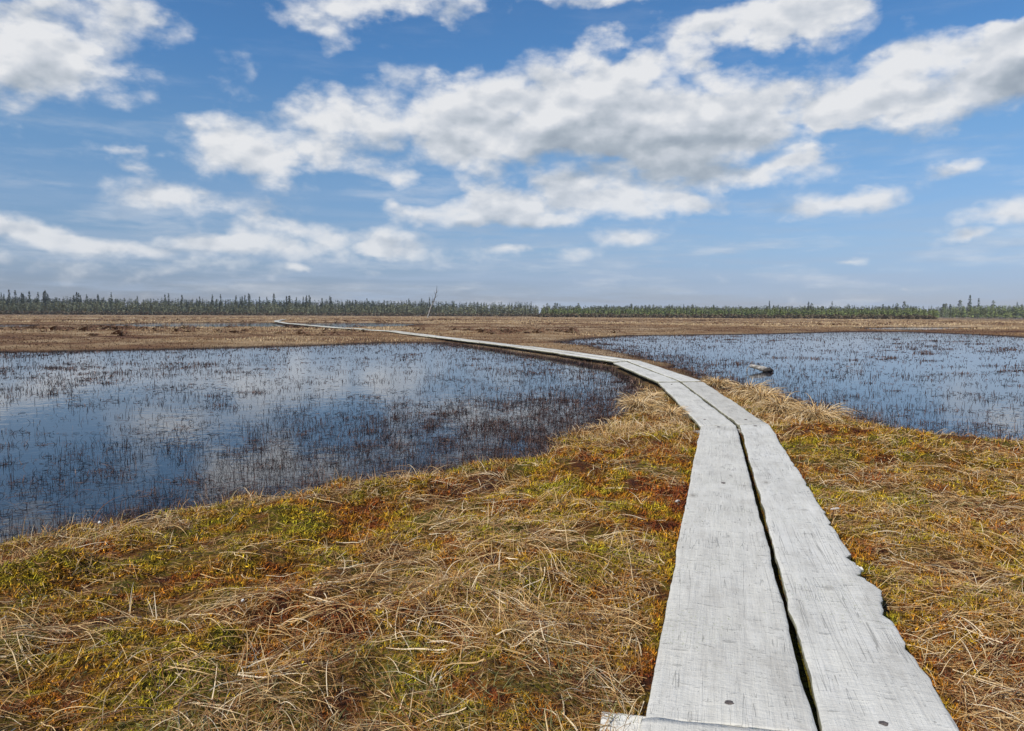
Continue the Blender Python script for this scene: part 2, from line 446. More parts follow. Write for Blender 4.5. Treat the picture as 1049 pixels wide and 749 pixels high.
# ------------------------------------------------------------------ planks
def make_plank(q, seed, res=0.03, nx=13, th=PTH, chips=(), wob=0.007, z=PZ, sag=0.004, lift=0.0):
    """q = BL BR TR TL in world xy. returns mesh in local frame + transform. chips: (side, s0, halflen, depth)"""
    BL, BR, TR, TL = [np.array(p) for p in q]
    o = (BL + BR) / 2; e = (TL + TR) / 2
    yd = (e - o); Ln = np.linalg.norm(yd); yd /= Ln; xd = np.array([yd[1], -yd[0]])
    loc = lambda p: np.array([(p - o) @ xd, (p - o) @ yd])
    bl, br, tr, tl = map(loc, (BL, BR, TR, TL))
    ny = max(2, int(Ln / res))
    s = np.linspace(0, 1, ny + 1)
    u = np.linspace(0, 1, nx + 1)
    u = 0.5 - 0.5 * np.cos(u * math.pi) * (0.86 + 0.14 * np.abs(np.cos(u * math.pi)))   # closer rows by the edges
    u = (u - u[0]) / (u[-1] - u[0])
    lw = (fbm(s * Ln * 2.2, s * 0 + seed, seed, 3) - 0.5) * 2 * wob * 1.7 + (fbm(s * Ln * 14, s * 0 + seed, seed + 9, 3) - 0.5) * wob
    rw = (fbm(s * Ln * 2.2, s * 0 + seed + 40, seed + 3, 3) - 0.5) * 2 * wob * 1.7 + (fbm(s * Ln * 14, s * 0 + seed + 50, seed + 5, 3) - 0.5) * wob
    for side, s0, hl, dep in chips:
        sh = dep * np.clip(1 - np.abs(s - s0) * Ln / hl, 0, 1) ** 0.6
        sh = sh * (0.75 + 0.5 * vnoise(s * Ln * 60, s * 0, 77))
        if side == 'L': lw = lw + sh
        else: rw = rw - sh
    Lx = bl[0] + (tl[0] - bl[0]) * s + lw; Rx = br[0] + (tr[0] - br[0]) * s + rw
    Ly = bl[1] + (tl[1] - bl[1]) * s; Ry = br[1] + (tr[1] - br[1]) * s
    X = Lx[:, None] * (1 - u) + Rx[:, None] * u
    Y = Ly[:, None] * (1 - u) + Ry[:, None] * u
    # ragged saw ends
    endj = (fbm(u * 9, u * 0 + seed, seed + 60, 3) - 0.5) * 0.012
    Y[0] += endj; Y[-1] += endj[::-1]
    Zt = th + (fbm(X * 9 + seed, Y * 1.3, seed, 3) - 0.5) * sag * 2.4 + (fbm(X * 60 + seed, Y * 6, seed + 1, 2) - 0.5) * 0.0022
    ed = np.minimum(u, 1 - u)
    Zt = Zt - 0.006 * np.exp(-ed / 0.018)[None, :] * (0.5 + vnoise(Y * 8, X * 0, seed + 2))
    Zt += lift * s[:, None]
    # outline ring top, mid, bottom
    ny1, nx1 = X.shape
    V = [np.stack([X, Y, Zt], -1).reshape(-1, 3)]
    i = np.arange(ny)[:, None] * nx1 + np.arange(nx)[None, :]
    F = [np.stack([i, i + 1, i + nx1 + 1, i + nx1], -1).reshape(-1, 4)]
    ring = [(0, k) for k in range(nx1)] + [(j, nx) for j in range(1, ny1)] + [(ny, k) for k in range(nx - 1, -1, -1)] + [(j, 0) for j in range(ny - 1, 0, -1)]
    ring = np.array(ring); top = ring[:, 0] * nx1 + ring[:, 1]
    cx = (X.mean(1)[ring[:, 0]]); rx = X[ring[:, 0], ring[:, 1]]; ry = Y[ring[:, 0], ring[:, 1]]; rz = Zt[ring[:, 0], ring[:, 1]]
    n = len(ring); off = len(V[0]); prev = top
    for fz, inn in ((0.55, 0.0), (0.0, 0.010)):
        xx = rx + np.sign(cx - rx) * inn + (vnoise(ry * 10, rx * 0 + fz * 9, seed + 8) - 0.5) * 0.006
        V.append(np.stack([xx, ry, rz * fz], -1))
        cur = off + np.arange(n); off += n
        a = prev; b_ = np.roll(prev, -1); c = np.roll(cur, -1); d = cur
        F.append(np.stack([a, d, c, b_], -1)); prev = cur
    # bottom: two long strips of quads joined across
    Vb = np.concatenate(V); Fb = np.concatenate(F)
    # bottom face across rows
    lid = {tuple(r): off - n + k for k, r in enumerate(map(tuple, ring))}
    bt = [[lid[(j, 0)], lid[(j + 1, 0)], lid[(j + 1, nx)], lid[(j, nx)]] for j in range(ny)]
    Fb = np.concatenate([Fb, np.array(bt)])
    me = np_mesh('boardwalk_plank', Vb, Fb)
    return me, (o[0], o[1], z - th), math.atan2(-yd[0] * -1, yd[1]) * -1, (o, xd, yd, Ln)

def nail_mesh(r=0.016, seed=1):
    n = 14; V = [(0, 0, 0.004)]; rng = random.Random(seed)
    for k in range(n):
        a = k / n * 2 * math.pi; j = rng.uniform(0.85, 1.1)
        V.append((0.6 * r * math.cos(a) * j, 0.6 * r * math.sin(a) * j, 0.0035))
    for k in range(n):
        a = k / n * 2 * math.pi; j = rng.uniform(0.85, 1.15)
        V.append((r * math.cos(a) * j, r * math.sin(a) * j, 0.001))
    for k in range(n):
        a = k / n * 2 * math.pi
        V.append((0.8 * r * math.cos(a), 0.8 * r * math.sin(a), -0.02))
    F = [(0, 1 + k, 1 + (k + 1) % n) for k in range(n)]
    for b0 in (1, 1 + n):
        F += [(b0 + k, b0 + n + k, b0 + n + (k + 1) % n, b0 + (k + 1) % n) for k in range(n)]
    me = bpy.data.meshes.new('nail'); me.from_pydata(V, [], F); return me

PG = 'weathered planks of the boardwalk'
plank_info = {}
def add_plank(key, q, label, seed, nails=(), mat=m_wood, label_group=PG, **kw):
    me, loc, rz, info = make_plank(q, seed, **kw)
    o = link('boardwalk_plank', me, mat, loc=loc, label=label, cat='plank', group=label_group)
    o.rotation_euler = (0, 0, rz)
    plank_info[key] = o
    for k, p in enumerate(nails):
        w = at(*p, PZ); d = w - info[0]
        nm = link('nail', nail_mesh(random.uniform(0.014, 0.018), seed + k), m_nail, parent=o)
        nm.location = (d @ info[1], d @ info[2], kw.get('th', PTH) + 0.002)
    return o

Q = dict(NEAR)
d0 = (Q['L1'][0] - Q['L1'][3]); d0 = d0 / np.linalg.norm(d0)
def back(q, gap=0.003, L=4.2, shift=0.0):
    BL, BR = q[0] + d0 * gap, q[1] + d0 * gap
    e = np.array([-d0[1], d0[0]]) * shift
    return [BL + d0 * L + e, BR + d0 * L + e, BR, BL]
add_plank('L0', back(Q['L1']), 'grey plank with a lichen-speckled end at the very bottom, left of the dark gap', 5, res=0.03, nx=16)
add_plank('R0', back(Q['R1']), 'weathered grey plank under the viewer, on the right side of the nearest joint', 6, res=0.03, nx=16)
add_plank('L1', Q['L1'], 'nearest full weathered grey plank, left of the long dark gap, with two spike heads', 11, nails=[(747, 721), (741, 495), (736, 437.5)], res=0.012, nx=34, wob=0.005)
_ch = [('R', s, h, d) for s, h, d in ((0.193, 0.115, -0.034), (0.176, 0.03, -0.010), (0.150, 0.05, 0.016), (0.2225, 0.03, 0.026), (0.238, 0.04, -0.013), (0.262, 0.06, 0.034), (0.36, 0.04, 0.014), (0.405, 0.03, -0.010), (0.10, 0.05, 0.014), (0.068, 0.06, -0.012), (0.52, 0.06, 0.014), (0.63, 0.05, 0.010))]
add_plank('R1', Q['R1'], 'nearest full weathered grey plank, right of the long dark gap, with a splintered right edge', 12, nails=[(905, 742), (774, 436.5)], res=0.012, nx=34, chips=_ch, wob=0.008)
add_plank('L2', Q['L2'], 'second weathered plank on the left, beside the straw tussock bank, bending toward the left', 13, nails=[(722, 430), (688, 394)], res=0.03, nx=16, wob=0.007)
add_plank('R2', Q['R2'], 'second weathered plank on the right, passing the protruding sleeper end', 14, nails=[(764, 430)], res=0.03, nx=16, wob=0.007)
add_plank('L3', Q['L3'], 'third weathered plank on the left, between the small inlet and its twin plank', 15, res=0.06, nx=8, wob=0.007)
add_plank('R3', Q['R3'], 'third weathered plank on the right, beside the right pool and the driftwood', 16, res=0.06, nx=8, wob=0.007)

# far stretch in pairs
def walk(P, step):
    seg = np.linalg.norm(np.diff(P, axis=0), axis=1); cum = np.concatenate([[0], np.cumsum(seg)])
    t = 0; out = []
    while t < cum[-1]:
        out.append([np.interp(t, cum, P[:, k]) for k in (0, 1)]); t += step * random.uniform(0.9, 1.08)
    return np.array(out)
W = walk(CENTRE_FAR, 4.6)
nfar = len(W) - 1
for i in range(nfar):
    a, b_ = W[i], W[i + 1]
    yd = (b_ - a); L = np.linalg.norm(yd); yd /= L; xd = np.array([yd[1], -yd[0]])
    jit = xd * random.uniform(-0.05, 0.05)
    for side in (-1, 1):
        e0 = 0.012 * side; e1 = side * random.uniform(0.34, 0.40)
        lo, hi = min(e0, e1), max(e0, e1)
        a2 = a + yd * 0.01 + jit; b2 = b_ - yd * 0.01 + jit
        if i < 8:
            nm = ['fourth', 'fifth', 'sixth', 'seventh', 'eighth', 'ninth', 'tenth', 'eleventh'][i]
            lb = f"{nm} weathered plank in the {'left' if side < 0 else 'right'} row, crossing between the two pools"
            gp = PG
        else:
            lb = 'pale thin plank in the distant winding stretch of the boardwalk beyond the pools'
            gp = 'distant planks of the winding boardwalk'
        add_plank(f'F{i}{side}', [a2 + xd * lo, a2 + xd * hi, b2 + xd * hi, b2 + xd * lo], lb, 30 + i * 2 + side, res=0.25, nx=3, wob=0.012, label_group=gp,
                  z=PZ + random.uniform(-0.012, 0.012) + (0.03 if i > 8 else 0), mat=m_wood)

# sleepers (cross logs under the joints)
def sleeper(c, ang, L, w, h, ztop, label, mat, seed, bark=False):
    me = bpy.data.meshes.new('sleeper')
    n, m = 14, 12; V = []; F = []
    rng = random.Random(seed)
    for i in range(n + 1):
        t = i / n * 2 - 1
        for k in range(m):
            a = k / m * 2 * math.pi + math.pi / m
            ca, sa = math.cos(a), math.sin(a)
            p = 0.35   # squarish section
            X = w / 2 * math.copysign(abs(ca) ** p, ca) * (1 + 0.05 * rng.uniform(-1, 1)); Z = h / 2 * math.copysign(abs(sa) ** p, sa)
            V.append((X, t * L / 2 + rng.uniform(-0.004, 0.004), Z + 0.002 * rng.uniform(-1, 1)))
    for i in range(n):
        for k in range(m):
            F.append((i * m + k, i * m + (k + 1) % m, (i + 1) * m + (k + 1) % m, (i + 1) * m + k))
    F.append(tuple(range(m))[::-1]); F.append(tuple(n * m + k for k in range(m)))
    me.from_pydata(V, [], F)
    o = link('sleeper', me, mat, loc=(c[0], c[1], ztop - h / 2), label=label, cat='sleeper', group='cross sleepers under the boardwalk joints')
    o.rotation_euler = (0, 0, ang)
    return o
ax = Q['L1'][1] - Q['L1'][0]; ax = ax / np.linalg.norm(ax)
jt = Q['L1'][0] * 0.5 + Q['R1'][1] * 0.5
a1 = at(620, 732, PZ - PTH)
cS = a1 + ax * 0.52 + d0 * 0.030
sleeper(cS, math.atan2(-ax[0], ax[1]), 1.06, 0.13, 0.10, PZ - PTH - 0.002, 'pale square sleeper end sticking out left of the nearest joint', m_wood_pale, 3)
e2 = at(768, 417, PZ - PTH - 0.01); w2 = at(703, 425, PZ - PTH)
v2 = (e2 - w2); L2 = np.linalg.norm(v2); v2 /= L2
sleeper((e2 + w2) / 2, math.atan2(-v2[0], v2[1]), L2, 0.15, 0.09, PZ - PTH - 0.002, 'grey sleeper end poking out right of the second plank by the tussocks', m_log, 4)
jm = (Q['L1'][3] + Q['R1'][2]) / 2
v3 = Q['R1'][2] - Q['L1'][3]; v3 = v3 / np.linalg.norm(v3)
sleeper(jm - v3 * 0.03, math.atan2(-v3[0], v3[1]), 0.88, 0.16, 0.09, PZ - PTH - 0.002, 'sleeper hidden under the joint where the walk bends', m_log, 5)

# ------------------------------------------------------------------ moss and dry grass, near field
def mask(x, y, lo=0.0, edge=0.42):
    return (nD(x, y) > lo) & (nP(x, y) > edge)

def moss():
    x, y = polar(1000000, 1.3, 12)
    m = mask(x, y, 0.02, 0.415); x, y = x[m], y[m]
    m = fbm(x * 4.2, y * 4.2, 311, 3) + RNG.normal(0, 0.02, len(x)) > 0.425   # bare gaps: the darkened ground stands in for shaded hollows
    x, y = x[m], y[m]
    r = np.hypot(x, y); n = len(x)
    L = np.clip(0.0062 * r, 0.012, 0.035) * RNG.uniform(0.6, 1.5, n)
    head = RNG.uniform(0, 2 * math.pi, n)
    th = RNG.uniform(0.15, 1.4, n)
    lift = (fbm(x * 22, y * 22, 303, 2) - 0.35) * 0.035
    V, F, T = blades(x, y, nZ(x, y) - 0.004 + np.maximum(lift, -0.002), head, th, th - 0.5, L, L * 0.19, 1, RNG.beta(1.7, 2.4, n), taper=0.15)
    link('moss', np_mesh('moss', V, F, {'tint': T}), mm, kind='stuff', label='yellow green and rusty bog moss between the dry grass')
moss()

def straw():
    parts = []; green = []
    # combed mats: clusters share heading
    def clusters(nc, r0, r1, per, Lr, wr, tb, spread, th0, th1, S=6, curl=0.9, dens=None, rad=0.05, out=parts, edge=0.42, wk=1.0):
        cx, cy = polar(nc, r0, r1)
        f = fbm(cx * 0.9, cy * 0.9, 91, 3)
        keep = RNG.random(nc) < (np.clip((f - 0.32) * 3.4, 0.12, 1) if dens is None else dens(cx, cy, f))
        keep &= mask(cx, cy, 0.0, edge)
        cx, cy = cx[keep], cy[keep]
        ch = fbm(cx * 0.5 + 9, cy * 0.5, 71, 2) * 4 * math.pi + RNG.normal(0, 0.9, len(cx))
        ct = RNG.normal(0, 0.12, len(cx))
        k = RNG.poisson(per, len(cx)) + 1
        idx = np.repeat(np.arange(len(cx)), k); n = len(idx)
        x = cx[idx] + RNG.normal(0, rad, n); y = cy[idx] + RNG.normal(0, rad, n)
        m = mask(x, y, 0.0, edge); x, y, idx = x[m], y[m], idx[m]; n = len(idx)
        head = ch[idx] + RNG.normal(0, spread, n)
        L = RNG.uniform(*Lr, n) * RNG.uniform(0.5, 1, n)
        r = np.hypot(x, y)
        w = np.maximum(RNG.uniform(*wr, n), r / 790 * 0.45) * wk
        a0 = RNG.uniform(*th0, n); a1 = RNG.uniform(*th1, n)
        # keep tips off the planks
        tip = nP(x + np.cos(head) * L, y + np.sin(head) * L) < 0.44
        head = np.where(tip, head + math.pi, head)
        cx_, cy_ = np.cos(head), np.sin(head)
        ok = (nP(x + cx_ * L, y + cy_ * L) > 0.37) & (nP(x + cx_ * L * .5, y + cy_ * L * .5) > 0.38)
        x, y, idx, head, L, w, a0, a1, n = x[ok], y[ok], idx[ok], head[ok], L[ok], w[ok], a0[ok], a1[ok], int(ok.sum())
        tint = np.clip(RNG.beta(*tb, n) + ct[idx], 0, 1)
        out.append(blades(x, y, nZ(x, y) - 0.004, head, a0, a1, L, w, S, tint, curl=RNG.normal(0, curl, n), zmin=nZ))
    clusters(27000, 1.3, 12, 3, (0.05, 0.24), (0.0012, 0.0027), (1.7, 2.1), 1.1, (0.1, 1.2), (-0.9, 0.0), curl=0.45, rad=0.06, dens=lambda a, b, f: np.clip((0.5 * f + 0.5 * fbm(a * 2.6, b * 2.6, 95, 3) - 0.455) * 9, 0.07, 1))      # general tangle
    clusters(2900, 1.3, 9, 6, (0.12, 0.40), (0.0016, 0.0036), (2.3, 1.8), 0.5, (0.1, 1.1), (-0.9, -0.1), S=8, curl=0.25, rad=0.05)  # long combed blades
    clusters(1400, 1.3, 6, 2, (0.10, 0.30), (0.003, 0.0055), (7, 1.2), 0.5, (0.05, 0.5), (-0.6, 0.0), S=6, curl=0.5)  # broad pale leaves
    clusters(36000, 1.3, 10, 3, (0.02, 0.08), (0.001, 0.0022), (1.6, 3.4), 1.6, (-0.1, 0.9), (-0.6, 0.3), S=3, dens=lambda a, b, f: 0.8)  # dark crumbs
    # straw right of the walk
    dR = lambda a, b, f: np.where((a > 0.27 * b + 0.9), np.clip((f - 0.30) * 5, 0.25, 1), 0)
    clusters(11000, 1.6, 9, 4, (0.06, 0.22), (0.0012, 0.0026), (3.5, 1.9), 0.8, (0.1, 1.0), (-0.9, -0.1), dens=dR)
    # upright tan fringe along the shore
    def dS(a, b, f):
        d = nD(a, b); return np.where(d < 0.35 + 0.04 * np.hypot(a, b), 0.95, 0.0)
    clusters(17000, 3.2, 16, 4, (0.05, 0.15), (0.0015, 0.003), (2.0, 2.6), 1.6, (0.7, 1.5), (-0.3, 1.2), S=4, dens=dS, rad=0.06)
    # bank by the second joint: thick fair sedge
    c = at(682, 418); c2 = at(640, 440)
    def dB(a, b, f):
        q = np.minimum(np.hypot(a - c[0], b - c[1]) / 1.7, np.hypot(a - c2[0], b - c2[1]) / 1.3); return np.clip(1.5 - q, 0, 1)
    clusters(26000, 6, 14, 4, (0.08, 0.24), (0.002, 0.004), (4.0, 2.4), 1.2, (0.5, 1.5), (-0.9, 0.6), S=5, dens=dB, rad=0.06)
    # mid-field right bank
    def dM(a, b, f): return np.where((a > 0.27 * b + 0.5) & (b > 4.2), np.clip((f - 0.25) * 4, 0.3, 1), 0)
    clusters(16000, 4, 16, 4, (0.06, 0.2), (0.0015, 0.003), (2.6, 2.2), 1.4, (0.3, 1.4), (-0.9, 0.4), S=5, dens=dM, rad=0.06)
    V, F, T = join(parts)
    link('dry_grass', np_mesh('dry_grass', V, F, {'tint': T}), m_straw, kind='stuff', label='tangled dry straw-coloured sedge lying over the moss')
    clusters(5000, 1.4, 11, 5, (0.04, 0.14), (0.0012, 0.0024), (2, 2), 1.0, (0.5, 1.4), (-0.4, 0.9), S=4, out=green, rad=0.04,
             dens=lambda a, b, f: np.clip((fbm(a * 0.8 + 30, b * 0.8, 17, 3) - 0.48) * 6, 0, 1))
    V, F, T = join(green)
    link('green_sedge', np_mesh('green_sedge', V, F, {'tint': T}), m_straw_green, kind='stuff', label='short fresh green sedge shoots in the moss')
straw()

# ------------------------------------------------------------------ stems in the water
def stems():
    parts = []
    def put(x, y, keep, Lr, wk, th0, th1, tb, S=2, z=-0.01, curl=0.6, wmin=0.0019, flat=None, clump=None):
        x, y = x[keep], y[keep]; n = len(x); r = np.hypot(x, y)
        L = RNG.uniform(*Lr, n)
        w = np.maximum(wmin * RNG.uniform(0.7, 1.5, n), r / 790 * 0.42 * wk)
        parts.append(blades(x, y, np.full(n, z), RNG.uniform(0, 2 * math.pi, n), RNG.uniform(*th0, n), RNG.uniform(*th1, n), L, w, S,
                            RNG.beta(*tb, n), curl=RNG.normal(0, curl, n), taper=0.55, flat=flat(n) if flat else None))
    def dist(x, y):
        near = (np.hypot(x, y) < 24) & (np.abs(x) < 21) & (y < 26)
        return np.where(near, nD(x, y), fD(x, y)), np.where(near, nP(x, y), fP(x, y))
    def patch(x, y):
        a = fbm(x * 0.9, y * 0.55, 41, 3); b = fbm(x * 3.5, y * 2.2, 43, 3)
        return np.clip((a * 0.45 + b * 0.55 - 0.47) * 9, 0.06, 1)
    # upright stems
    x, y = polar(420000, 3.2, 80)
    d, pd = dist(x, y); rr = np.hypot(x, y)
    water = (d < 0.0) & (pd > 0.42)
    nearshore = np.exp(np.minimum(d, 0) / (0.06 * rr + 0.2))
    cE = at(500, 452); cW = at(585, 420)
    ex = np.exp(-(((x - cE[0]) / 2.2) ** 2 + ((y - cE[1]) / 2.0) ** 2)) + 0.9 * np.exp(-(((x - cW[0]) / 2.0) ** 2 + ((y - cW[1]) / 2.6) ** 2))
    by = np.exp(-np.maximum(pd - 0.5, 0) / 0.9) * (y > 9)
    pr = patch(x, y) * 0.30 + 0.4 * nearshore + 0.9 * ex * np.clip((fbm(x * 2.5, y * 1.2, 44, 3) - 0.38) * 5, 0.1, 1) + 0.6 * by
    k = water & (RNG.random(len(x)) < pr)
    put(x, y, k, (0.015, 0.08), 1.0, (0.8, 1.57), (0.2, 2.3), (1.1, 4.0))
    # bent and fallen stems resting on the surface
    x, y = polar(170000, 3.2, 60)
    d, pd = dist(x, y); rr = np.hypot(x, y)
    nearshore = np.exp(np.minimum(d, 0) / (0.03 * rr + 0.1))
    ex = np.exp(-(((x - cE[0]) / 2.2) ** 2 + ((y - cE[1]) / 2.0) ** 2)) + 0.9 * np.exp(-(((x - cW[0]) / 2.0) ** 2 + ((y - cW[1]) / 2.6) ** 2))
    pr = np.clip((fbm(x * 2.2, y * 1.6, 47, 3) - 0.5) * 5, 0, 1) * 0.5 + 0.7 * nearshore + 0.7 * ex
    k = (d < 0) & (pd > 0.42) & (RNG.random(len(x)) < pr)
    put(x, y, k, (0.02, 0.11), 1.0, (-0.02, 0.5), (-0.3, 0.1), (1.1, 3.8), S=3, z=0.003, curl=0.8)
    # denser, longer and broken litter right off the near shore
    x, y = polar(90000, 3.2, 16)
    d, pd = dist(x, y)
    cl_ = np.clip((fbm(x * 2.2, y * 1.5, 61, 3) - 0.42) * 6, 0, 1)
    k = (d < 0.03) & (pd > 0.42) & (RNG.random(len(x)) < cl_ * np.exp(np.minimum(d, 0) / 0.40) * 0.65)
    h = RNG.random(len(x)) < 0.5
    put(x, y, k & h, (0.04, 0.13), 1.2, (0.7, 1.57), (0.2, 2.2), (1.6, 2.6), wmin=0.0026)
    put(x, y, k & ~h, (0.04, 0.16), 1.2, (0.0, 0.5), (-0.3, 0.1), (1.6, 2.6), S=3, z=0.004, wmin=0.0026)
    V, F, T = join(parts); V[:, 2] = np.maximum(V[:, 2], -0.02)
    link('sedge_stems', np_mesh('sedge_stems', V, F, {'tint': T}), m_stem, kind='stuff', label='dark dead sedge stems standing in the bog water')
    # red-brown stubble along the wet strip beside the walk and at pool rims
    parts.clear()
    x, y = polar(120000, 3.3, 45)
    d, pd = dist(x, y)
    k = (pd > 0.44) & (d > -0.25) & (((pd < 1.7) & (y > 10)) | ((d < 0.014 * np.hypot(x, y) + .08) & (RNG.random(len(x)) < np.clip((fbm(x * 1.8, y * 1.2, 66, 3) - 0.36) * 6, 0.1, 1) * np.clip(np.hypot(x, y) / 12, 0.25, 1))))
    put(x, y, k, (0.04, 0.13), 1.1, (0.5, 1.57), (0.2, 2.2), (3.0, 2.0), z=0.01, wmin=0.0024)
    # separate bushy clumps standing in the shallows
    cx, cy = polar(26000, 3.4, 50)
    d, pd = dist(cx, cy); rr = np.hypot(cx, cy)
    exc = np.exp(-(((cx - cE[0]) / 2.0) ** 2 + ((cy - cE[1]) / 1.6) ** 2)) + 0.9 * np.exp(-(((cx - cW[0]) / 2.0) ** 2 + ((cy - cW[1]) / 2.4) ** 2))
    pr = 0.20 * np.exp(np.minimum(d, 0) / (0.025 * rr + 0.12)) + 0.09 * exc + 0.012 + 0.10 * np.clip((fbm(cx * 0.35, cy * 0.22, 48, 3) - 0.56) * 8, 0, 1)
    k = (d < -0.02) & (pd > 0.5) & (RNG.random(len(cx)) < pr)
    cx, cy, rr = cx[k], cy[k], rr[k]
    m = (RNG.uniform(12, 60, len(cx))).astype(int); idx = np.repeat(np.arange(len(cx)), m)
    rad = RNG.uniform(0.03, 0.10, len(cx))[idx] * np.clip(rr[idx] / 9, 0.8, 2.2)
    x = cx[idx] + RNG.normal(0, 1, len(idx)) * rad * 1.7; y = cy[idx] + RNG.normal(0, 1, len(idx)) * rad * 0.8
    k = (dist(x, y)[1] > 0.44); up_ = RNG.random(len(x)) < 0.6
    put(x, y, k & up_, (0.02, 0.09), 1.1, (0.6, 1.57), (0.0, 2.3), (2.2, 2.3), z=-0.005, wmin=0.0022)
    put(x, y, k & ~up_, (0.03, 0.10), 1.1, (0.0, 0.6), (-0.4, 0.1), (2.2, 2.3), S=3, z=0.004, wmin=0.0022)
    V, F, T = join(parts); V[:, 2] = np.maximum(V[:, 2], -0.02)
    link('brown_stubble', np_mesh('brown_stubble', V, F, {'tint': T}), m_stem, kind='stuff', label='red-brown reed stubble along the wet edges of the walk')
stems()

# ------------------------------------------------------------------ far bog grass
def far_grass():
    parts = []
    x, y = polar(230000, 17, 290)
    d, pd = fD(x, y), fP(x, y)
    near = (np.hypot(x, y) < 24) & (np.abs(x) < 21)
    d = np.where(near, nD(x, y), d)
    k = (d > 0.0) & (pd > 0.75)
    x, y, d = x[k], y[k], d[k]; n = len(x); r = np.hypot(x, y)
    z = fZ(x, y)
    band = fbm(x / 26, y / 13, 51, 4) * 0.6 + fbm(x / 5, y / 5, 53, 3) * 0.4
    hgt = (0.04 + 0.10 * sstep(0.45, 0.7, band)) * RNG.uniform(0.5, 1.4, n) * np.clip(r / 60, 0.8, 1.2)
    t = np.clip(0.55 + (band - 0.5) * 3.6 + RNG.normal(0, 0.11, n), 0, 1)
    t = t * np.clip(d / (0.012 * r + 0.1), 0.15, 1)
    w = r / 790 * 0.7
    parts.append(blades(x, y, z - 0.02, RNG.uniform(0, 6.28, n), RNG.uniform(0.6, 1.57, n), RNG.uniform(-0.2, 1.8, n), hgt + 0.03, w, 2, t, flat=RNG.uniform(-0.2, 0.2, n)))
    V, F, T = join(parts)
    link('far_grass', np_mesh('far_grass', V, F, {'tint': T}), m_farg, kind='stuff', label='tan and rusty sedge covering the open bog beyond the pools')
far_grass()

# ------------------------------------------------------------------ tussocks
def tussock(px, py, rad, label, n=420, tone=(4.5, 2.0)):
    c = at(px, py, 0.08)
    o = bpy.data.objects.new('grass_tussock', None); COL.objects.link(o)
    z = float(nZ(np.array([c[0]]), np.array([c[1]]))[0])
    o.location = (c[0], c[1], max(z, 0.0)); o['label'] = label; o['category'] = 'tussock'; o['group'] = 'sedge tussocks along the pool edges'
    # root mound
    V = []; F = []; m = 18; rg = 5
    for i in range(rg + 1):
        ph = i / rg * math.pi / 2
        for k in range(m):
            a = k / m * 2 * math.pi
            q = rad * 0.55 * math.cos(ph) * (1 + 0.2 * math.sin(3 * a + px))
            V.append((q * math.cos(a), q * math.sin(a), -0.04 + (rad * 0.35 + 0.04) * math.sin(ph)))
    for i in range(rg):
        for k in range(m): F.append((i * m + k, i * m + (k + 1) % m, (i + 1) * m + (k + 1) % m, (i + 1) * m + k))
    me = bpy.data.meshes.new('root_mound'); me.from_pydata(V, [], F)
    link('root_mound', me, m_rootm, parent=o)
    a = RNG.uniform(0, 2 * math.pi, n); q = rad * 0.5 * np.sqrt(RNG.random(n))
    bx, by = q * np.cos(a), q * np.sin(a); bz = rad * 0.30 * np.sqrt(np.clip(1 - (q / (rad * .56)) ** 2, 0, 1)) - 0.01
    r = math.hypot(*c)
    Vv, Ff, T = blades(bx, by, bz, a + RNG.normal(0, 0.5, n), RNG.uniform(0.7, 1.5, n), RNG.uniform(-1.3, 0.1, n), RNG.uniform(0.6, 1.25, n) * rad * 1.25,
                       np.maximum(RNG.uniform(0.002, 0.004, n), r / 790 * 0.55), 6, RNG.beta(*tone, n), curl=RNG.normal(0, 0.4, n))
    Vv[:, 2] = np.maximum(Vv[:, 2], -0.01)
    link('grass_blades', np_mesh('grass_blades', Vv, Ff, {'tint': T}), m_straw, parent=o)
m_rootm = plain('tussock_root', (0.045, 0.025, 0.015), 0.95, (0.13, 0.08, 0.045), 40)
for a in [(734, 396, 0.20, 'small orange-tan tussock between the walk and the driftwood'),
          (767, 407, 0.27, 'round straw tussock just behind the protruding sleeper end'),
          (782, 414, 0.24, 'dense tan tussock at the water right of the sleeper end'),
          (800, 424, 0.24, 'wide straw tussock at the walk edge past the bend'),
          (836, 433, 0.28, 'pale straw tussock farthest right on the right pool shore'),
          (688, 429, 0.16, 'fair straw tussock leaning against the left edge of the bend'),
          (667, 409, 0.15, 'tall straw tussock above the small inlet, close to the walk'),
          (655, 418, 0.24, 'bushy olive and straw tussock beside the small inlet')]:
    tussock(*a)

# ------------------------------------------------------------------ driftwood, chip, cotton grass
def tube(path, radii, n=10, jitter=0.0, seed=0, cap=True):
    rng = random.Random(seed); V = []; F = []
    path = [np.array(p, float) for p in path]
    for i, p in enumerate(path):
        t = path[min(i + 1, len(path) - 1)] - path[max(i - 1, 0)]; t /= np.linalg.norm(t)
        up = np.array([0, 0, 1.0]) if abs(t[2]) < 0.9 else np.array([1.0, 0, 0])
        s = np.cross(t, up); s /= np.linalg.norm(s); u2 = np.cross(s, t)
        for k in range(n):
            a = k / n * 2 * math.pi; q = radii[i] * (1 + jitter * rng.uniform(-1, 1))
            V.append(tuple(p + s * math.cos(a) * q + u2 * math.sin(a) * q))
    for i in range(len(path) - 1):
        for k in range(n): F.append((i * n + k, i * n + (k + 1) % n, (i + 1) * n + (k + 1) % n, (i + 1) * n + k))
    if cap: F.append(tuple(range(n))[::-1]); F.append(tuple((len(path) - 1) * n + k for k in range(n)))
    return V, F

def pyd(name, V, F, mat, parent=None, loc=None, smooth=False, **tags):
    me = bpy.data.meshes.new(name); me.from_pydata(V, [], F)
    if smooth:
        for p in me.polygons: p.use_smooth = True
    return link(name, me, mat, parent=parent, loc=loc, **tags)

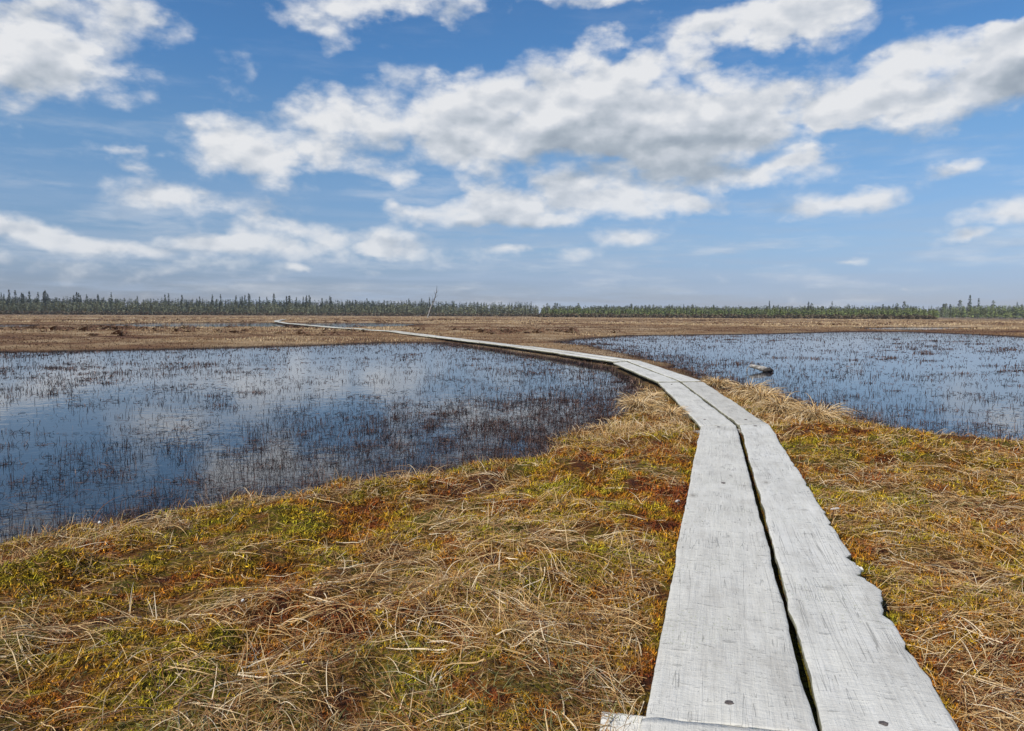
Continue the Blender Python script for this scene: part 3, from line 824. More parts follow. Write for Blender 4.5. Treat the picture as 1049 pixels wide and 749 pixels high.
lc = at(779, 381, 0.0)
lo = bpy.data.objects.new('driftwood_log', None); COL.objects.link(lo); lo.location = (lc[0], lc[1], 0)
lo.scale = (0.85, 0.85, 0.72); lo['label'] = 'short bleached driftwood log with a dark broken end lying in the right pool'; lo['category'] = 'driftwood'
V, F = tube([(-0.24, 0.2, 0.15), (-0.20, 0.20, 0.17), (-0.10, 0.12, 0.15), (0.0, 0.05, 0.12), (0.10, 0.0, 0.08), (0.2, -0.04, 0.05)], [0.03, 0.06, 0.065, 0.075, 0.085, 0.07], 12, 0.12, 2)
pyd('trunk', V, F, m_log, parent=lo)
V, F = tube([(0.03, -0.06, 0.03), (0.12, -0.08, 0.06), (0.22, -0.09, 0.065), (0.33, -0.08, 0.03)], [0.03, 0.07, 0.075, 0.02], 10, 0.25, 5)
pyd('broken_end', V, F, m_rot, parent=lo)
V, F = tube([(-0.26, 0.24, 0.14), (-0.30, 0.22, 0.05), (-0.31, 0.2, -0.05)], [0.018, 0.015, 0.012], 6, 0.1, 3)
pyd('branch_stub', V, F, m_log, parent=lo)

def chunk(px, py, s, label, name, mat, cat, z=None, seed=1, zz=0.0):
    c = at(px, py, 0.12)
    rng = random.Random(seed)
    import bmesh
    bm = bmesh.new(); bmesh.ops.create_icosphere(bm, subdivisions=3, radius=1)
    for v in bm.verts:
        k = 1 + 0.25 * math.sin(5 * v.co.x + seed) * math.cos(4 * v.co.y) + rng.uniform(-0.12, 0.12)
        v.co = (v.co.x * s[0] * k, v.co.y * s[1] * k, v.co.z * s[2] * k)
    me = bpy.data.meshes.new(name); bm.to_mesh(me); bm.free()
    g = float(nZ(np.array([c[0]]), np.array([c[1]]))[0])
    o = link(name, me, mat, loc=(c[0], c[1], g + s[2] * 0.7 + zz), label=label, cat=cat)
    o.rotation_euler = (0.1, 0.2, seed)
    return o
chunk(856, 520, (0.026, 0.016, 0.007), 'pale wood chip lying in the grass beside the right plank', 'wood_chip', m_chip, 'wood chip', seed=3, zz=0.02)
chunk(694, 512, (0.008, 0.014, 0.008), 'small whitish wood chip at the left edge of the nearest plank', 'wood_chip', m_chip, 'wood chip', seed=5, zz=0.02)
# splintered slivers at the right edge of the right plank
def sliver(px, py, L, w, ang, label, seed, lift=0.0):
    c = at(px, py, PZ)
    rng = random.Random(seed); V = []; F = []
    n = 9
    for i in range(n + 1):
        t = i / n; wd = w * (0.25 + 0.75 * math.sin(math.pi * min(t * 0.62 + 0.02, 1))) * (1 + 0.3 * rng.uniform(-1, 1))
        z = 0.004 + 0.006 * math.sin(3 * t) - 0.007 * t
        V += [(t * L, -wd / 2, z), (t * L, wd / 2, z + rng.uniform(-.004, .004)), (t * L, wd / 2, z - 0.010), (t * L, -wd / 2, z - 0.010)]
    for i in range(n):
        for k in range(4): F.append((i * 4 + k, i * 4 + (k + 1) % 4, i * 4 + 4 + (k + 1) % 4, i * 4 + 4 + k))
    F.append((3, 2, 1, 0)); F.append((n * 4, n * 4 + 1, n * 4 + 2, n * 4 + 3))
    pr = plank_info['R1']
    o = pyd('splinter', V, F, m_wood_pale, label=label)
    inv = (Matrix.Translation(pr.location) @ pr.rotation_euler.to_matrix().to_4x4()).inverted()
    o.parent = pr
    o.matrix_local = inv @ Matrix.Translation((c[0], c[1], PZ - 0.003 + lift)) @ Matrix.Rotation(ang, 4, 'Z')
sliver(873, 576, 0.06, 0.014, R_(-66), 'orange-grey loosened splinter', 2, -0.012)

def cotton(px, py, hgt, label, hr=0.009):
    c = at(px, py, 0.06); g = float(nZ(np.array([c[0]]), np.array([c[1]]))[0])
    o = bpy.data.objects.new('cotton_grass', None); COL.objects.link(o); o.location = (c[0], c[1], g)
    o['label'] = label; o['category'] = 'cotton grass'
    r = math.hypot(*c)
    V, F = tube([(0, 0, -0.01), (0.004, 0, hgt * 0.5), (0.01, 0.003, hgt)], [max(0.0012, r / 790 * .3)] * 3, 5)
    pyd('stem', V, F, m_straw_one, parent=o)
    import bmesh
    bm = bmesh.new(); bmesh.ops.create_icosphere(bm, subdivisions=2, radius=hr)
    rng = random.Random(int(px))
    for v in bm.verts: v.co = v.co * rng.uniform(0.7, 1.25)
    me = bpy.data.meshes.new('seed_head'); bm.to_mesh(me); bm.free()
    h = link('seed_head', me, m_fluff, parent=o); h.location = (0.011, 0.003, hgt + hr * 0.5)
m_straw_one = plain('straw_stem', (0.3, 0.22, 0.13))
cotton(100, 545, 0.07, 'single white cotton grass head standing at the left pool edge', 0.009)
cotton(246, 632, 0.012, 'low white tuft of cotton grass in the left foreground moss', 0.007)
cotton(192, 619, 0.01, 'tiny white cotton grass head above the left foreground patch', 0.004)
cotton(448, 713, 0.01, 'small white cotton grass fleck near the photo bottom centre', 0.004)

# ------------------------------------------------------------------ dead tree
db = at(438, 326.6, 0.0); dr = math.hypot(*db); S_ = dr / FPX
dt = bpy.data.objects.new('dead_tree', None); COL.objects.link(dt); dt.location = (db[0], db[1], 0.1)
dt['label'] = 'lone bare leaning dead tree with pale trunk and dark thin top out on the bog'; dt['category'] = 'dead tree'
def dp(px, py, off=0): return ((px - 438) * S_, off, (326.6 - py) * S_)
V, F = tube([dp(438, 327.4), dp(438.6, 324), dp(440, 319, .1), (dp(441.6, 314.5, .2)), dp(443.6, 310.5, .3)], [0.24, 0.18, 0.16, 0.15, 0.13], 8, 0.08, 1)
pyd('trunk', V, F, m_bark, parent=dt)
V, F = tube([dp(443.6, 310.7, .3), dp(445, 307, .3), dp(446.3, 302.5, .2), dp(447.3, 298, .1), dp(447.6, 293.5)], [0.14, 0.12, 0.09, 0.07, 0.03], 7, 0.08, 2)
pyd('bare_top', V, F, m_darkbark, parent=dt)
for a in [((439.4, 321), (438, 319.4), (437, 321)), ((444, 309.8), (446, 309), (447.5, 310.4)), ((445.3, 306), (447, 304.8), (448.4, 303)), ((444.6, 308), (443.2, 306), (442.6, 303.6)),
          ((446.3, 302.5), (445, 300.5), (444.6, 298.5)), ((446.6, 301), (448.4, 299.6), (449, 298)), ((442.2, 313.4), (444.6, 311.2), (446.2, 311.6))]:
    V, F = tube([dp(*a[0], .2), dp(*a[1], -.3), dp(*a[2], .1)], [0.06, 0.04, 0.02], 5)
    pyd('branch', V, F, m_darkbark if a[0][1] < 312 else m_bark, parent=dt)

# ------------------------------------------------------------------ forests
def crown_cards(n, h, rad, lean=0.0, seed=0, base=0.12, shape=0.9, size=0.5, droop=0.4):
    """ragged conifer crown from many small twig-sized faces"""
    rg = np.random.default_rng(seed)
    t = base + (1 - base) * rg.random(n) ** 0.8
    rr = rad * (1 - t) ** shape * (0.45 + 0.55 * rg.random(n)) * (0.75 + 0.4 * np.sin(t * 34 + seed)) + 0.05
    a = rg.uniform(0, 2 * math.pi, n)
    x = rr * np.cos(a); y = rr * np.sin(a); z = t * h
    s = size * (0.5 + 0.8 * (1 - t)) * rg.uniform(0.5, 1.2, n)
    ox, oy = np.cos(a), np.sin(a)
    v0 = np.stack([x - ox * s * .7 - oy * s * .28, y - oy * s * .7 + ox * s * .28, z + droop * s * .5], 1)
    v1 = np.stack([x - ox * s * .7 + oy * s * .28, y - oy * s * .7 - ox * s * .28, z + droop * s * .2], 1)
    v2 = np.stack([x + ox * s * .6 + oy * s * .12, y + oy * s * .6 - ox * s * .12, z - droop * s * .6], 1)
    v3 = np.stack([x + ox * s * .6 - oy * s * .12, y + oy * s * .6 + ox * s * .12, z - droop * s * .3 + s * .25], 1)
    V = np.stack([v0, v1, v2, v3], 1).reshape(-1, 3)
    F = np.arange(n * 4).reshape(n, 4)
    # leader
    return V, F

def prism(h, r0, r1, n=5):
    V = [(r0 * math.cos(k / n * 6.283), r0 * math.sin(k / n * 6.283), -0.3) for k in range(n)] + [(r1 * math.cos(k / n * 6.283), r1 * math.sin(k / n * 6.283), h) for k in range(n)]
    F = [(k, (k + 1) % n, n + (k + 1) % n, n + k) for k in range(n)]
    return np.array(V), np.array(F)

def forest(name, label, mat, tmat, spots, hr, rad, n, shape, base, size, seed):
    """one wood as one mass: crowns mesh (+ trunks in second material)"""
    protos = [crown_cards(n, 1.0, 1.0, seed=seed + k, base=base, shape=shape, size=1.0) for k in range(6)]
    Vs, Fs, Mi, off = [], [], [], 0
    rg = np.random.default_rng(seed)
    tv, tf = prism(1.0, 1.0, 0.3, 4)
    for (x, y) in spots:
        h = rg.uniform(*hr); r = rad * h * rg.uniform(0.8, 1.25)
        rg2 = np.random.default_rng(int(rg.integers(1 << 30)))
        # each tree its own crown
        V, F = crown_cards(n, h, r, seed=int(rg.integers(1 << 30)), base=base * rg.uniform(0.6, 1.5), shape=shape * rg.uniform(.8, 1.2), size=size)
        Vs.append(V + [x, y, 0.05]); Fs.append(F + off); Mi.append(np.zeros(len(F), int)); off += len(V)
        V = tv * [0.035 * h ** .6, 0.035 * h ** .6, h * 0.97]
        Vs.append(V + [x, y, 0.05]); Fs.append(tf + off); Mi.append(np.ones(len(tf), int)); off += len(V)
    me = np_mesh(name, np.concatenate(Vs), np.concatenate(Fs))
    me.materials.append(mat); me.materials.append(tmat)
    me.polygons.foreach_set('material_index', np.concatenate(Mi).astype(np.int32))
    o = bpy.data.objects.new(name, me); COL.objects.link(o); o['kind'] = 'stuff'; o['label'] = label
    return o

def at_d(px, D):
    """world xy at picture column px and ground distance D"""
    d = ray(px, 322); h = math.hypot(d[0], d[1]); return d[0] / h * D, d[1] / h * D
def spots(p0, p1, D0, D1, n):
    out = []
    for _ in range(n):
        u = random.random(); out.append(at_d(p0 + (p1 - p0) * u, random.uniform(D0, D1)))
    return out
# left: dark spruce behind, olive young pines in front
forest('spruce_forest', 'dark spruce wood along the left and middle horizon', m_needle, m_darkbark, spots(-330, 440, 462, 530, 2600) + spots(440, 552, 480, 520, 200), (6.4, 9.6), 0.17, 34, 0.75, 0.05, 1.05, 101)
forest('young_pine_wood', 'olive young pines with pale trunks before the dark spruces', m_olive, m_bark, spots(-330, 552, 425, 458, 1900), (3.2, 7.0), 0.17, 30, 0.6, 0.20, 1.0, 202)
forest('pine_forest', 'low mixed pine wood along the right horizon', m_pine, m_bark, spots(556, 940, 370, 430, 1500) + spots(930, 972, 560, 640, 160), (3.8, 5.9), 0.17, 34, 0.6, 0.10, 0.8, 303)
forest('bright_pine_wood', 'bright green young pines under the far right horizon', m_bright, m_bark, spots(960, 1400, 600, 640, 1100) + spots(552, 960, 350, 372, 900), (3.0, 4.6), 0.18, 30, 0.55, 0.14, 0.75, 404)
forest('bright_pine_wood', 'tall bright green pines at the right end of the horizon', m_bright, m_bark, spots(964, 1400, 560, 600, 900), (6.0, 8.6), 0.18, 34, 0.55, 0.10, 1.2, 405)
forest('far_spruce_belt', 'thin dark belt of spruces behind the right woods', m_needle, m_darkbark, spots(560, 1400, 780, 860, 1000), (7.5, 11.5), 0.15, 34, 0.75, 0.06, 1.5, 505)
forest('heath_scrub', 'low brown green scrub at the feet of the woods', m_scrub, m_bark, spots(-330, 552, 395, 425, 1300) + spots(552, 960, 330, 350, 900), (0.8, 2.0), 0.5, 14, 0.4, 0.05, 1.0, 606)
cl = []
for (px, py, sx, sy, n) in [(60, 338.5, 70, 1.4, 34), (140, 337.5, 50, 1.2, 34), (180, 326.2, 60, .4, 50), (255, 325.8, 18, .3, 22), (470, 328.6, 30, .5, 60), (450, 327.6, 12, .3, 16),
                            (610, 330.5, 60, .5, 40), (690, 328.5, 50, .5, 45), (880, 333.5, 100, .8, 60), (725, 329, 25, .5, 30), (960, 330, 40, .5, 30), (300, 341, 200, 5, 40), (800, 331, 260, 3, 80), (250, 329, 260, 2, 80), (330, 336.8, 30, .8, 12), (540, 340.5, 60, 1.5, 30), (390, 330.0, 40, .5, 20)]:
    for _ in range(n):
        qx, qy = random.gauss(px, sx * .6), py + random.uniform(-sy, sy)
        p_ = at(qx, qy, 0.05)
        if path_dist(np.array([p_[0]]), np.array([p_[1]]))[0] > 1.6: cl.append((p_[0], p_[1]))
forest('dwarf_birch_scrub', 'rusty brown dwarf birch hummocks scattered over the open bog', m_rust, m_darkbark, cl, (0.14, 0.34), 2.0, 44, 0.35, 0.02, 0.16, 707)
# low heath at the feet of the woods
# single trees that stand out above the woods
def tree_proto(kind, seed):
    o = bpy.data.objects.new(kind, None)
    h = 1.0
    if kind == 'spruce_tree': V, F = crown_cards(170, 10.0, 1.35, seed=seed, base=0.06, shape=0.85, size=0.85); mt = m_needle
    else: V, F = crown_cards(150, 10.0, 1.9, seed=seed, base=0.35, shape=0.45, size=1.0); mt = m_pine
    me = np_mesh('crown', V, F); me.materials.append(mt)
    tv, tf = prism(9.9, 0.16, 0.03, 6)
    tm = np_mesh('trunk', tv, tf); tm.materials.append(m_darkbark if kind == 'spruce_tree' else m_bark)
    return kind, me, tm
PROT = [tree_proto('spruce_tree', 61), tree_proto('spruce_tree', 62), tree_proto('spruce_tree', 63), tree_proto('pine_tree', 64), tree_proto('pine_tree', 65)]
def place_tree(k, px, D, hpx, label, group):
    kind, cme, tme = PROT[k]
    o = bpy.data.objects.new(kind, None); COL.objects.link(o)
    x, y = at_d(px, D); o.location = (x, y, 0.05)
    s = hpx * D / FPX / 10.0
    o.scale = (s * random.uniform(.85, 1.15),) * 2 + (s,); o.rotation_euler = (0, 0, random.uniform(0, 6))
    o['label'] = label; o['category'] = 'tree'; o['group'] = group
    c = bpy.data.objects.new('crown', cme); COL.objects.link(c); c.parent = o
    t = bpy.data.objects.new('trunk', tme); COL.objects.link(t); t.parent = o
G1 = 'spruces rising above the left wood'; G2 = 'trees rising above the right woods'
for px, hp, k, lb in [(255, 21, 0, 'broad dark spruce rising above the middle of the left wood'), (281, 22, 1, 'tallest thin spruce on the skyline, above the curl of the boardwalk'),
                      (296, 19, 2, 'slim spruce just right of the tallest one, above the boardwalk curl'), (317, 20, 0, 'pointed spruce between the boardwalk curl and the dead tree'),
                      (330, 18, 1, 'narrow spruce nearest to the dead tree on its left side'), (440, 19, 2, 'thin spruce right behind the top of the dead tree'),
                      (47, 22, 1, 'slim spruce rising at the far left of the skyline'), (10, 21, 0, 'dark spruce at the left photo edge of the skyline')]:
    place_tree(k, px, 466, hp, lb, G1)
for i in range(72):
    px = random.uniform(-60, 548)
    hp = (20.5 if px < 350 else 17.5) * random.uniform(0.84, 1.02) * (1 if px < 440 else 1 - (px - 440) / 108 * 0.3)
    place_tree(random.choice([0, 1, 2, 2]), px, random.uniform(458, 475), hp, 'dark narrow spruce forming part of the left skyline of the wood', 'common spruces of the left skyline')
for px, hp, k, lb in [(993, 21, 1, 'tallest dark spruce above the bright pines at far right'), (983, 16, 3, 'clump-topped pine left of the tallest far right spruce'), (1002, 17.5, 2, 'second spruce, right of the tallest far right spruce'),
                      (926, 16, 3, 'dark round pine standing before the dip in the right skyline'), (1017, 15.5, 4, 'bushy pine near the right photo edge'), (852, 16, 2, 'thin spruce above the middle of the right wood'), (828, 16.5, 1, 'thin spruce left of the middle of the right wood'), (788, 16.5, 0, 'lone spiky spruce above the low right wood')]:
    place_tree(k, px, 640 if px > 935 else 400, hp, lb, G2)
for i in range(46):
    px = random.uniform(560, 1120)
    if 932 < px < 965: continue
    place_tree(random.choice([0, 2, 3, 4]), px, random.uniform(600, 640) if px > 935 else random.uniform(375, 420), random.uniform(12, 14.5), 'small conifer forming part of the low right skyline', 'common trees of the right skyline')

# ------------------------------------------------------------------ world: Nishita sky with clouds
SUN_EL, SUN_AZ = R_(44), R_(228)     # compass style: 0 = +Y, clockwise
w = bpy.data.worlds.new('World'); scene.world = w; w.use_nodes = True
nt = w.node_tree; nt.nodes.clear()
out = nt.nodes.new('ShaderNodeOutputWorld'); bg = nt.nodes.new('ShaderNodeBackground')
sky = nt.nodes.new('ShaderNodeTexSky'); sky.sky_type = 'NISHITA'; sky.sun_disc = False
sky.sun_elevation = SUN_EL; sky.sun_rotation = SUN_AZ; sky.air_density = 1.0; sky.dust_density = 0.3; sky.ozone_density = 2.0

CL = [(50, 40, 150, 62, 0, 1.0), (20, 62, 90, 45, 0, .8), (140, 18, 70, 34, 0, .6), (0, 135, 26, 40, 0, .45),
      (330, 20, 60, 26, 8, .62), (425, 6, 95, 24, 0, .9), (545, -6, 110, 22, 0, .8), (632, 4, 50, 20, 0, .8),
      (235, 152, 72, 40, 0, .95), (255, 118, 60, 20, -10, .4), (335, 128, 80, 46, 0, .9), (290, 168, 110, 26, 0, .75), (435, 118, 90, 56, 0, 1.0), (545, 108, 120, 52, 0, 1.2), (665, 110, 130, 44, 0, 1.15),
      (780, 112, 110, 38, 0, 1.0), (600, 142, 200, 26, 0, .9), (480, 168, 110, 20, 0, .5), (720, 144, 130, 18, 0, .6), (620, 172, 150, 20, 0, .45),
      (425, 219, 45, 14, 0, .7), (490, 205, 75, 26, 0, .9), (560, 214, 95, 22, 0, .8), (600, 190, 80, 22, 0, .8), (655, 208, 75, 18, 0, .9), (710, 190, 85, 20, 0, .8), (700, 165, 60, 16, 0, .7), (785, 172, 90, 26, 0, .95), (820, 160, 50, 12, 8, .5), (730, 210, 60, 11, 0, .6), (560, 228, 160, 9, 0, .4),
      (402, 186, 40, 15, -8, .85), (640, 60, 58, 24, 0, .7), (715, 38, 90, 30, 12, .8), (800, 12, 90, 34, 0, .9), (830, 34, 60, 28, -20, .7),
      (965, 88, 150, 44, 10, 1.1), (1040, 72, 80, 48, 0, .9), (880, 112, 75, 28, 0, .8), (930, 60, 130, 22, 8, .55), (1035, 36, 60, 22, 0, .6), (845, 137, 28, 13, 0, .8),
      (862, 207, 120, 15, 9, .95), (648, 241, 42, 12, 0, .7), (990, 174, 42, 11, 0, .55), (1035, 215, 85, 26, 0, 1.0), (996, 238, 34, 9, 0, .8), (866, 270, 26, 6, 0, .8),
      (190, 206, 122, 26, -9, 1.0), (142, 156, 34, 12, 0, .6), (135, 171, 26, 8, 0, .5),
      (15, 230, 95, 22, -3, .85), (60, 240, 110, 16, 0, .6), (105, 253, 80, 14, 0, .8), (195, 248, 85, 19, 0, .8), (250, 252, 60, 12, 0, .5), (298, 240, 66, 26, 4, .9), (352, 247, 44, 15, 0, .6), (400, 256, 40, 12, 0, .6), (430, 244, 80, 18, 0, .5), (60, 272, 240, 20, 0, .42), (330, 266, 220, 16, 0, .42), (560, 262, 160, 9, 0, .3),
      (382, 258, 22, 6, 0, .7), (520, 258, 30, 6, 0, .5), (300, 275, 18, 5, 0, .7), (1000, 293, 40, 4, 0, .5), (925, 295, 14, 4, 0, .7),
      (-130, 120, 120, 50, 0, .9), (-220, 230, 160, 24, 0, .8), (1190, 110, 110, 50, 0, .9), (1230, 225, 120, 24, 0, .8), (420, -110, 180, 50, 0, .8), (900, -120, 150, 50, 0, .9)]

def build_density():
    g = bpy.data.node_groups.new('cloud_cover', 'ShaderNodeTree')
    g.interface.new_socket('UV', in_out='INPUT', socket_type='NodeSocketVector')
    g.interface.new_socket('Cover', in_out='OUTPUT', socket_type='NodeSocketFloat')
    gi = g.nodes.new('NodeGroupInput'); go = g.nodes.new('NodeGroupOutput')
    acc = None
    for (px, py, rx, ry, rot, amp) in CL:
        u, v = azel(px, py)
        k = math.cos(math.atan((px - 524.5) / FPX))
        mp = g.nodes.new('ShaderNodeMapping'); mp.vector_type = 'TEXTURE'
        mp.inputs['Location'].default_value = (u, v, 0)
        mp.inputs['Rotation'].default_value = (0, 0, R_(rot))
        mp.inputs['Scale'].default_value = (1.02 * rx / FPX * k * k, 1.12 * ry / FPX * k, 1)
        g.links.new(gi.outputs[0], mp.inputs['Vector'])
        gr = g.nodes.new('ShaderNodeTexGradient'); gr.gradient_type = 'SPHERICAL'
        g.links.new(mp.outputs[0], gr.inputs[0])
        acc = math_(g, 'MULTIPLY_ADD', gr.outputs['Fac'], amp * 1.7, acc if acc is not None else 0.0)
    g.links.new(acc, go.inputs[0])
    return g
GR = build_density()
tc = nt.nodes.new('ShaderNodeTexCoord')
sep = N(nt, 'ShaderNodeSeparateXYZ', ins={'Vector': tc.outputs['Generated']})
X, Y, Z = sep.outputs
az = math_(nt, 'ARCTAN2', X, Y)
el = math_(nt, 'ARCSINE', Z)
# domain warp so that cloud outlines break up
dirv = N(nt, 'ShaderNodeMapping', ins={'Vector': tc.outputs['Generated']}); dirv.inputs['Scale'].default_value = (1, 1, 1.7)
dv = dirv.outputs[0]
wn = nt.nodes.new('ShaderNodeTexNoise'); wn.inputs['Scale'].default_value = 9; wn.inputs['Detail'].default_value = 5; wn.inputs['Roughness'].default_value = 0.55
nt.links.new(dv, wn.inputs['Vector'])
ws = N(nt, 'ShaderNodeVectorMath', operation='SUBTRACT', ins={0: wn.outputs['Color'], 1: (0.5, 0.5, 0.5)})
elw = math_(nt, 'MULTIPLY', math_(nt, 'ADD', el, 0.06), 0.26)
wsx = N(nt, 'ShaderNodeSeparateXYZ', ins={'Vector': ws.outputs[0]})
uu = math_(nt, 'ADD', az, math_(nt, 'MULTIPLY', wsx.outputs[0], math_(nt, 'MULTIPLY', elw, 1.7)))
vv = math_(nt, 'ADD', el, math_(nt, 'MULTIPLY', wsx.outputs[1], elw))
uv = N(nt, 'ShaderNodeCombineXYZ', ins={'X': uu, 'Y': vv})
n_f = noise(nt, dv, 16, 7, 0.58)
n_m = noise(nt, dv, 5, 3, 0.5)
def cover(uvs):
    q = nt.nodes.new('ShaderNodeGroup'); q.node_tree = GR; nt.links.new(uvs, q.inputs[0]); return q.outputs[0]
c0 = cover(uv.outputs[0])
uv2 = N(nt, 'ShaderNodeVectorMath', operation='ADD', ins={0: uv.outputs[0], 1: (-0.012, 0.040, 0)})
c1 = cover(uv2.outputs[0])
# fine-relief difference toward the light
dv2 = N(nt, 'ShaderNodeVectorMath', operation='ADD', ins={0: dv, 1: (-0.006, 0.0, 0.022)})
n_f2 = noise(nt, dv2.outputs[0], 16, 4, 0.58)
# scattered clouds over the rest of the sky (outside the picture)
oth = math_(nt, 'MULTIPLY', math_(nt, 'MULTIPLY', math_(nt, 'SUBTRACT', n_m, 0.5), 6.0, clamp=True),
            math_(nt, 'MAXIMUM', math_(nt, 'MULTIPLY', math_(nt, 'SUBTRACT', el, 0.48), 8.0, clamp=True), math_(nt, 'MULTIPLY', math_(nt, 'SUBTRACT', math_(nt, 'ABSOLUTE', az), 0.9), 5.0, clamp=True)))
c0 = math_(nt, 'ADD', c0, oth)
def billow(vec):
    v = nt.nodes.new('ShaderNodeTexVoronoi'); v.inputs['Scale'].default_value = 15; v.inputs['Detail'].default_value = 1.5; v.inputs['Roughness'].default_value = 0.5
    nt.links.new(N(nt, 'ShaderNodeVectorMath', operation='ADD', ins={0: vec, 1: N(nt, 'ShaderNodeVectorMath', operation='SCALE', ins={0: ws.outputs[0], 'Scale': 0.10}).outputs[0]}).outputs[0], v.inputs['Vector'])
    return math_(nt, 'SUBTRACT', 0.45, v.outputs['Distance'])
bil = billow(dv)
bil2 = billow(dv2.outputs[0])
dens = math_(nt, 'ADD', c0, math_(nt, 'MULTIPLY', math_(nt, 'SUBTRACT', n_f, 0.5), 2.3))
dens = math_(nt, 'ADD', dens, math_(nt, 'MULTIPLY', bil, 0.9))
alpha = N(nt, 'ShaderNodeMapRange', interpolation_type='SMOOTHSTEP', ins={'Value': dens, 'From Min': -0.12, 'From Max': 1.12}).outputs[0]
mpc = N(nt, 'ShaderNodeMapping', ins={'Vector': tc.outputs['Generated']}); mpc.inputs['Scale'].default_value = (1, 1, 6)
thin = N(nt, 'ShaderNodeMapRange', interpolation_type='SMOOTHSTEP', ins={'Value': noise(nt, mpc.outputs[0], 6, 6, 0.62), 'From Min': 0.46, 'From Max': 0.74, 'To Max': 0.55}).outputs[0]
thin = math_(nt, 'MULTIPLY', thin, N(nt, 'ShaderNodeMapRange', ins={'Value': el, 'From Min': 0.02, 'From Max': 0.30, 'To Min': 1.0, 'To Max': 0.15}).outputs[0])
alpha = math_(nt, 'MAXIMUM', alpha, thin)
alpha = math_(nt, 'MULTIPLY', alpha, math_(nt, 'MULTIPLY_ADD', math_(nt, 'MULTIPLY', math_(nt, 'MAXIMUM', el, 0.0), 5.0, clamp=True), 0.22, 0.75))
# light: less where much cloud lies above; plus relief
shade = N(nt, 'ShaderNodeMapRange', interpolation_type='SMOOTHSTEP', ins={'Value': math_(nt, 'ADD', c1, math_(nt, 'MULTIPLY', math_(nt, 'SUBTRACT', c0, 1.0), 0.15)), 'From Min': 0.7, 'From Max': 2.6}).outputs[0]
n_g = noise(nt, dv, 7.5, 3, 0.5)
n_g2 = noise(nt, dv2.outputs[0], 7.5, 3, 0.5)
rel = math_(nt, 'ADD', math_(nt, 'MULTIPLY', math_(nt, 'SUBTRACT', n_f, n_f2), 1.0), math_(nt, 'MULTIPLY', math_(nt, 'SUBTRACT', n_g, n_g2), 2.4))
rel = math_(nt, 'ADD', rel, math_(nt, 'MULTIPLY', math_(nt, 'SUBTRACT', bil, bil2), 0.45))
# thick middles are a little greyer than the sunlit rims
thick = math_(nt, 'MULTIPLY', math_(nt, 'SUBTRACT', dens, 0.9), 0.09, clamp=True)
lum = math_(nt, 'ADD', math_(nt, 'SUBTRACT', math_(nt, 'SUBTRACT', 0.93, thick), math_(nt, 'MULTIPLY', shade, 0.44)), rel, clamp=True)
ccol = ramp(nt, lum, [(0.0, (0.33, 0.39, 0.47)), (0.35, (0.46, 0.52, 0.59)), (0.7, (0.68, 0.72, 0.78)), (1.0, (0.90, 0.91, 0.93))])
CLOUD_GAIN = 9.0
# thin streaky veil near the horizon
mph = N(nt, 'ShaderNodeMapping', ins={'Vector': tc.outputs['Generated']}); mph.inputs['Scale'].default_value = (1, 1, 14)
n_h = noise(nt, mph.outputs[0], 5, 5, 0.6)
veil = math_(nt, 'MULTIPLY', N(nt, 'ShaderNodeMapRange', interpolation_type='SMOOTHSTEP', ins={'Value': n_h, 'From Min': 0.38, 'From Max': 0.66}).outputs[0],
             N(nt, 'ShaderNodeMapRange', ins={'Value': el, 'From Min': 0.0, 'From Max': 0.17, 'To Min': 0.75, 'To Max': 0.0}).outputs[0])
tint = ramp(nt, math_(nt, 'MULTIPLY', math_(nt, 'MAXIMUM', el, 0.0), 2.2, clamp=True), [(0.0, (0.46, 0.52, 0.85)), (0.09, (0.50, 0.58, 0.90)), (0.19, (0.60, 0.70, 0.93)), (0.46, (0.68, 0.90, 1.08)), (0.69, (0.53, 0.89, 1.18))])
skyc = mix(nt, 1.0, sky.outputs[0], tint, 'MULTIPLY')
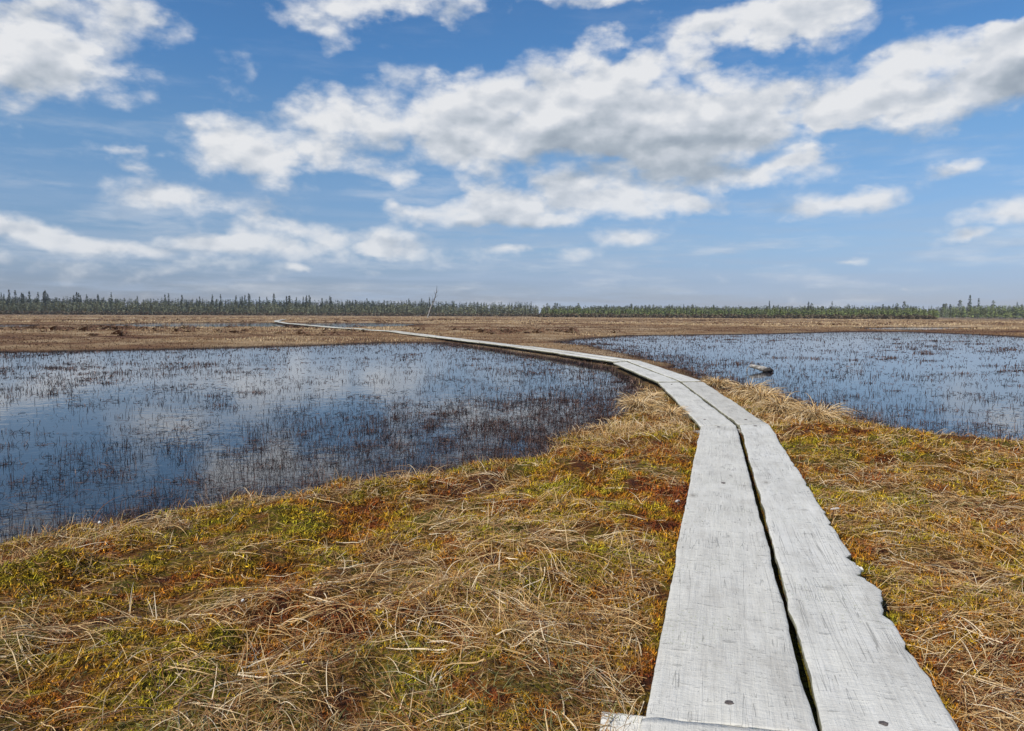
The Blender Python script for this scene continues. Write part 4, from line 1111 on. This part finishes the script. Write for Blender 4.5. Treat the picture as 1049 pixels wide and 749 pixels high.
vcol = mix(nt, 1.0, (0.43, 0.545, 0.72), (CLOUD_GAIN,) * 3, 'MULTIPLY')
skyc = mix(nt, veil, skyc, vcol)
cg = N(nt, 'ShaderNodeVectorMath', operation='SCALE', ins={0: ccol}); cg.inputs['Scale'].default_value = CLOUD_GAIN
fin = mix(nt, alpha, skyc, cg.outputs[0])
nt.links.new(fin, bg.inputs['Color']); bg.inputs['Strength'].default_value = 0.10
nt.links.new(bg.outputs[0], out.inputs[0])
w.cycles.sampling_method = 'MANUAL'; w.cycles.sample_map_resolution = 512

# ------------------------------------------------------------------ sun
sd = bpy.data.lights.new('sun', 'SUN'); sd.energy = 4.7; sd.angle = R_(0.5); sd.color = (1.0, 0.95, 0.87)
so = bpy.data.objects.new('sun', sd); COL.objects.link(so)
from mathutils import Vector
dirs = Vector((math.sin(SUN_AZ) * math.cos(SUN_EL), math.cos(SUN_AZ) * math.cos(SUN_EL), math.sin(SUN_EL)))
so.rotation_euler = dirs.to_track_quat('Z', 'Y').to_euler()

# ------------------------------------------------------------------ air
HAZE = 0.00018
if True:
    import bmesh
    bm = bmesh.new(); bmesh.ops.create_cube(bm, size=1.0)
    me = bpy.data.meshes.new('haze'); bm.to_mesh(me); bm.free()
    hm = bpy.data.materials.new('air'); hm.use_nodes = True
    hn = hm.node_tree; hn.nodes.clear()
    ho = hn.nodes.new('ShaderNodeOutputMaterial'); hv = hn.nodes.new('ShaderNodeVolumePrincipled')
    hv.inputs['Density'].default_value = HAZE; hv.inputs['Color'].default_value = (0.84, 0.88, 0.96, 1); hv.inputs['Anisotropy'].default_value = 0.0
    hn.links.new(hv.outputs[0], ho.inputs['Volume'])
    hz = link('haze', me, hm, kind='stuff', label='thin pale air over the bog')
    hz.scale = (19000, 19000, 18.0); hz.location = (0, 0, 7.0)

scene.view_settings.view_transform = 'Standard'
scene.view_settings.look = 'None'
scene.view_settings.exposure = 0.0
scene.view_settings.gamma = 1.0
scene.cycles.max_bounces = 6
scene.cycles.diffuse_bounces = 2
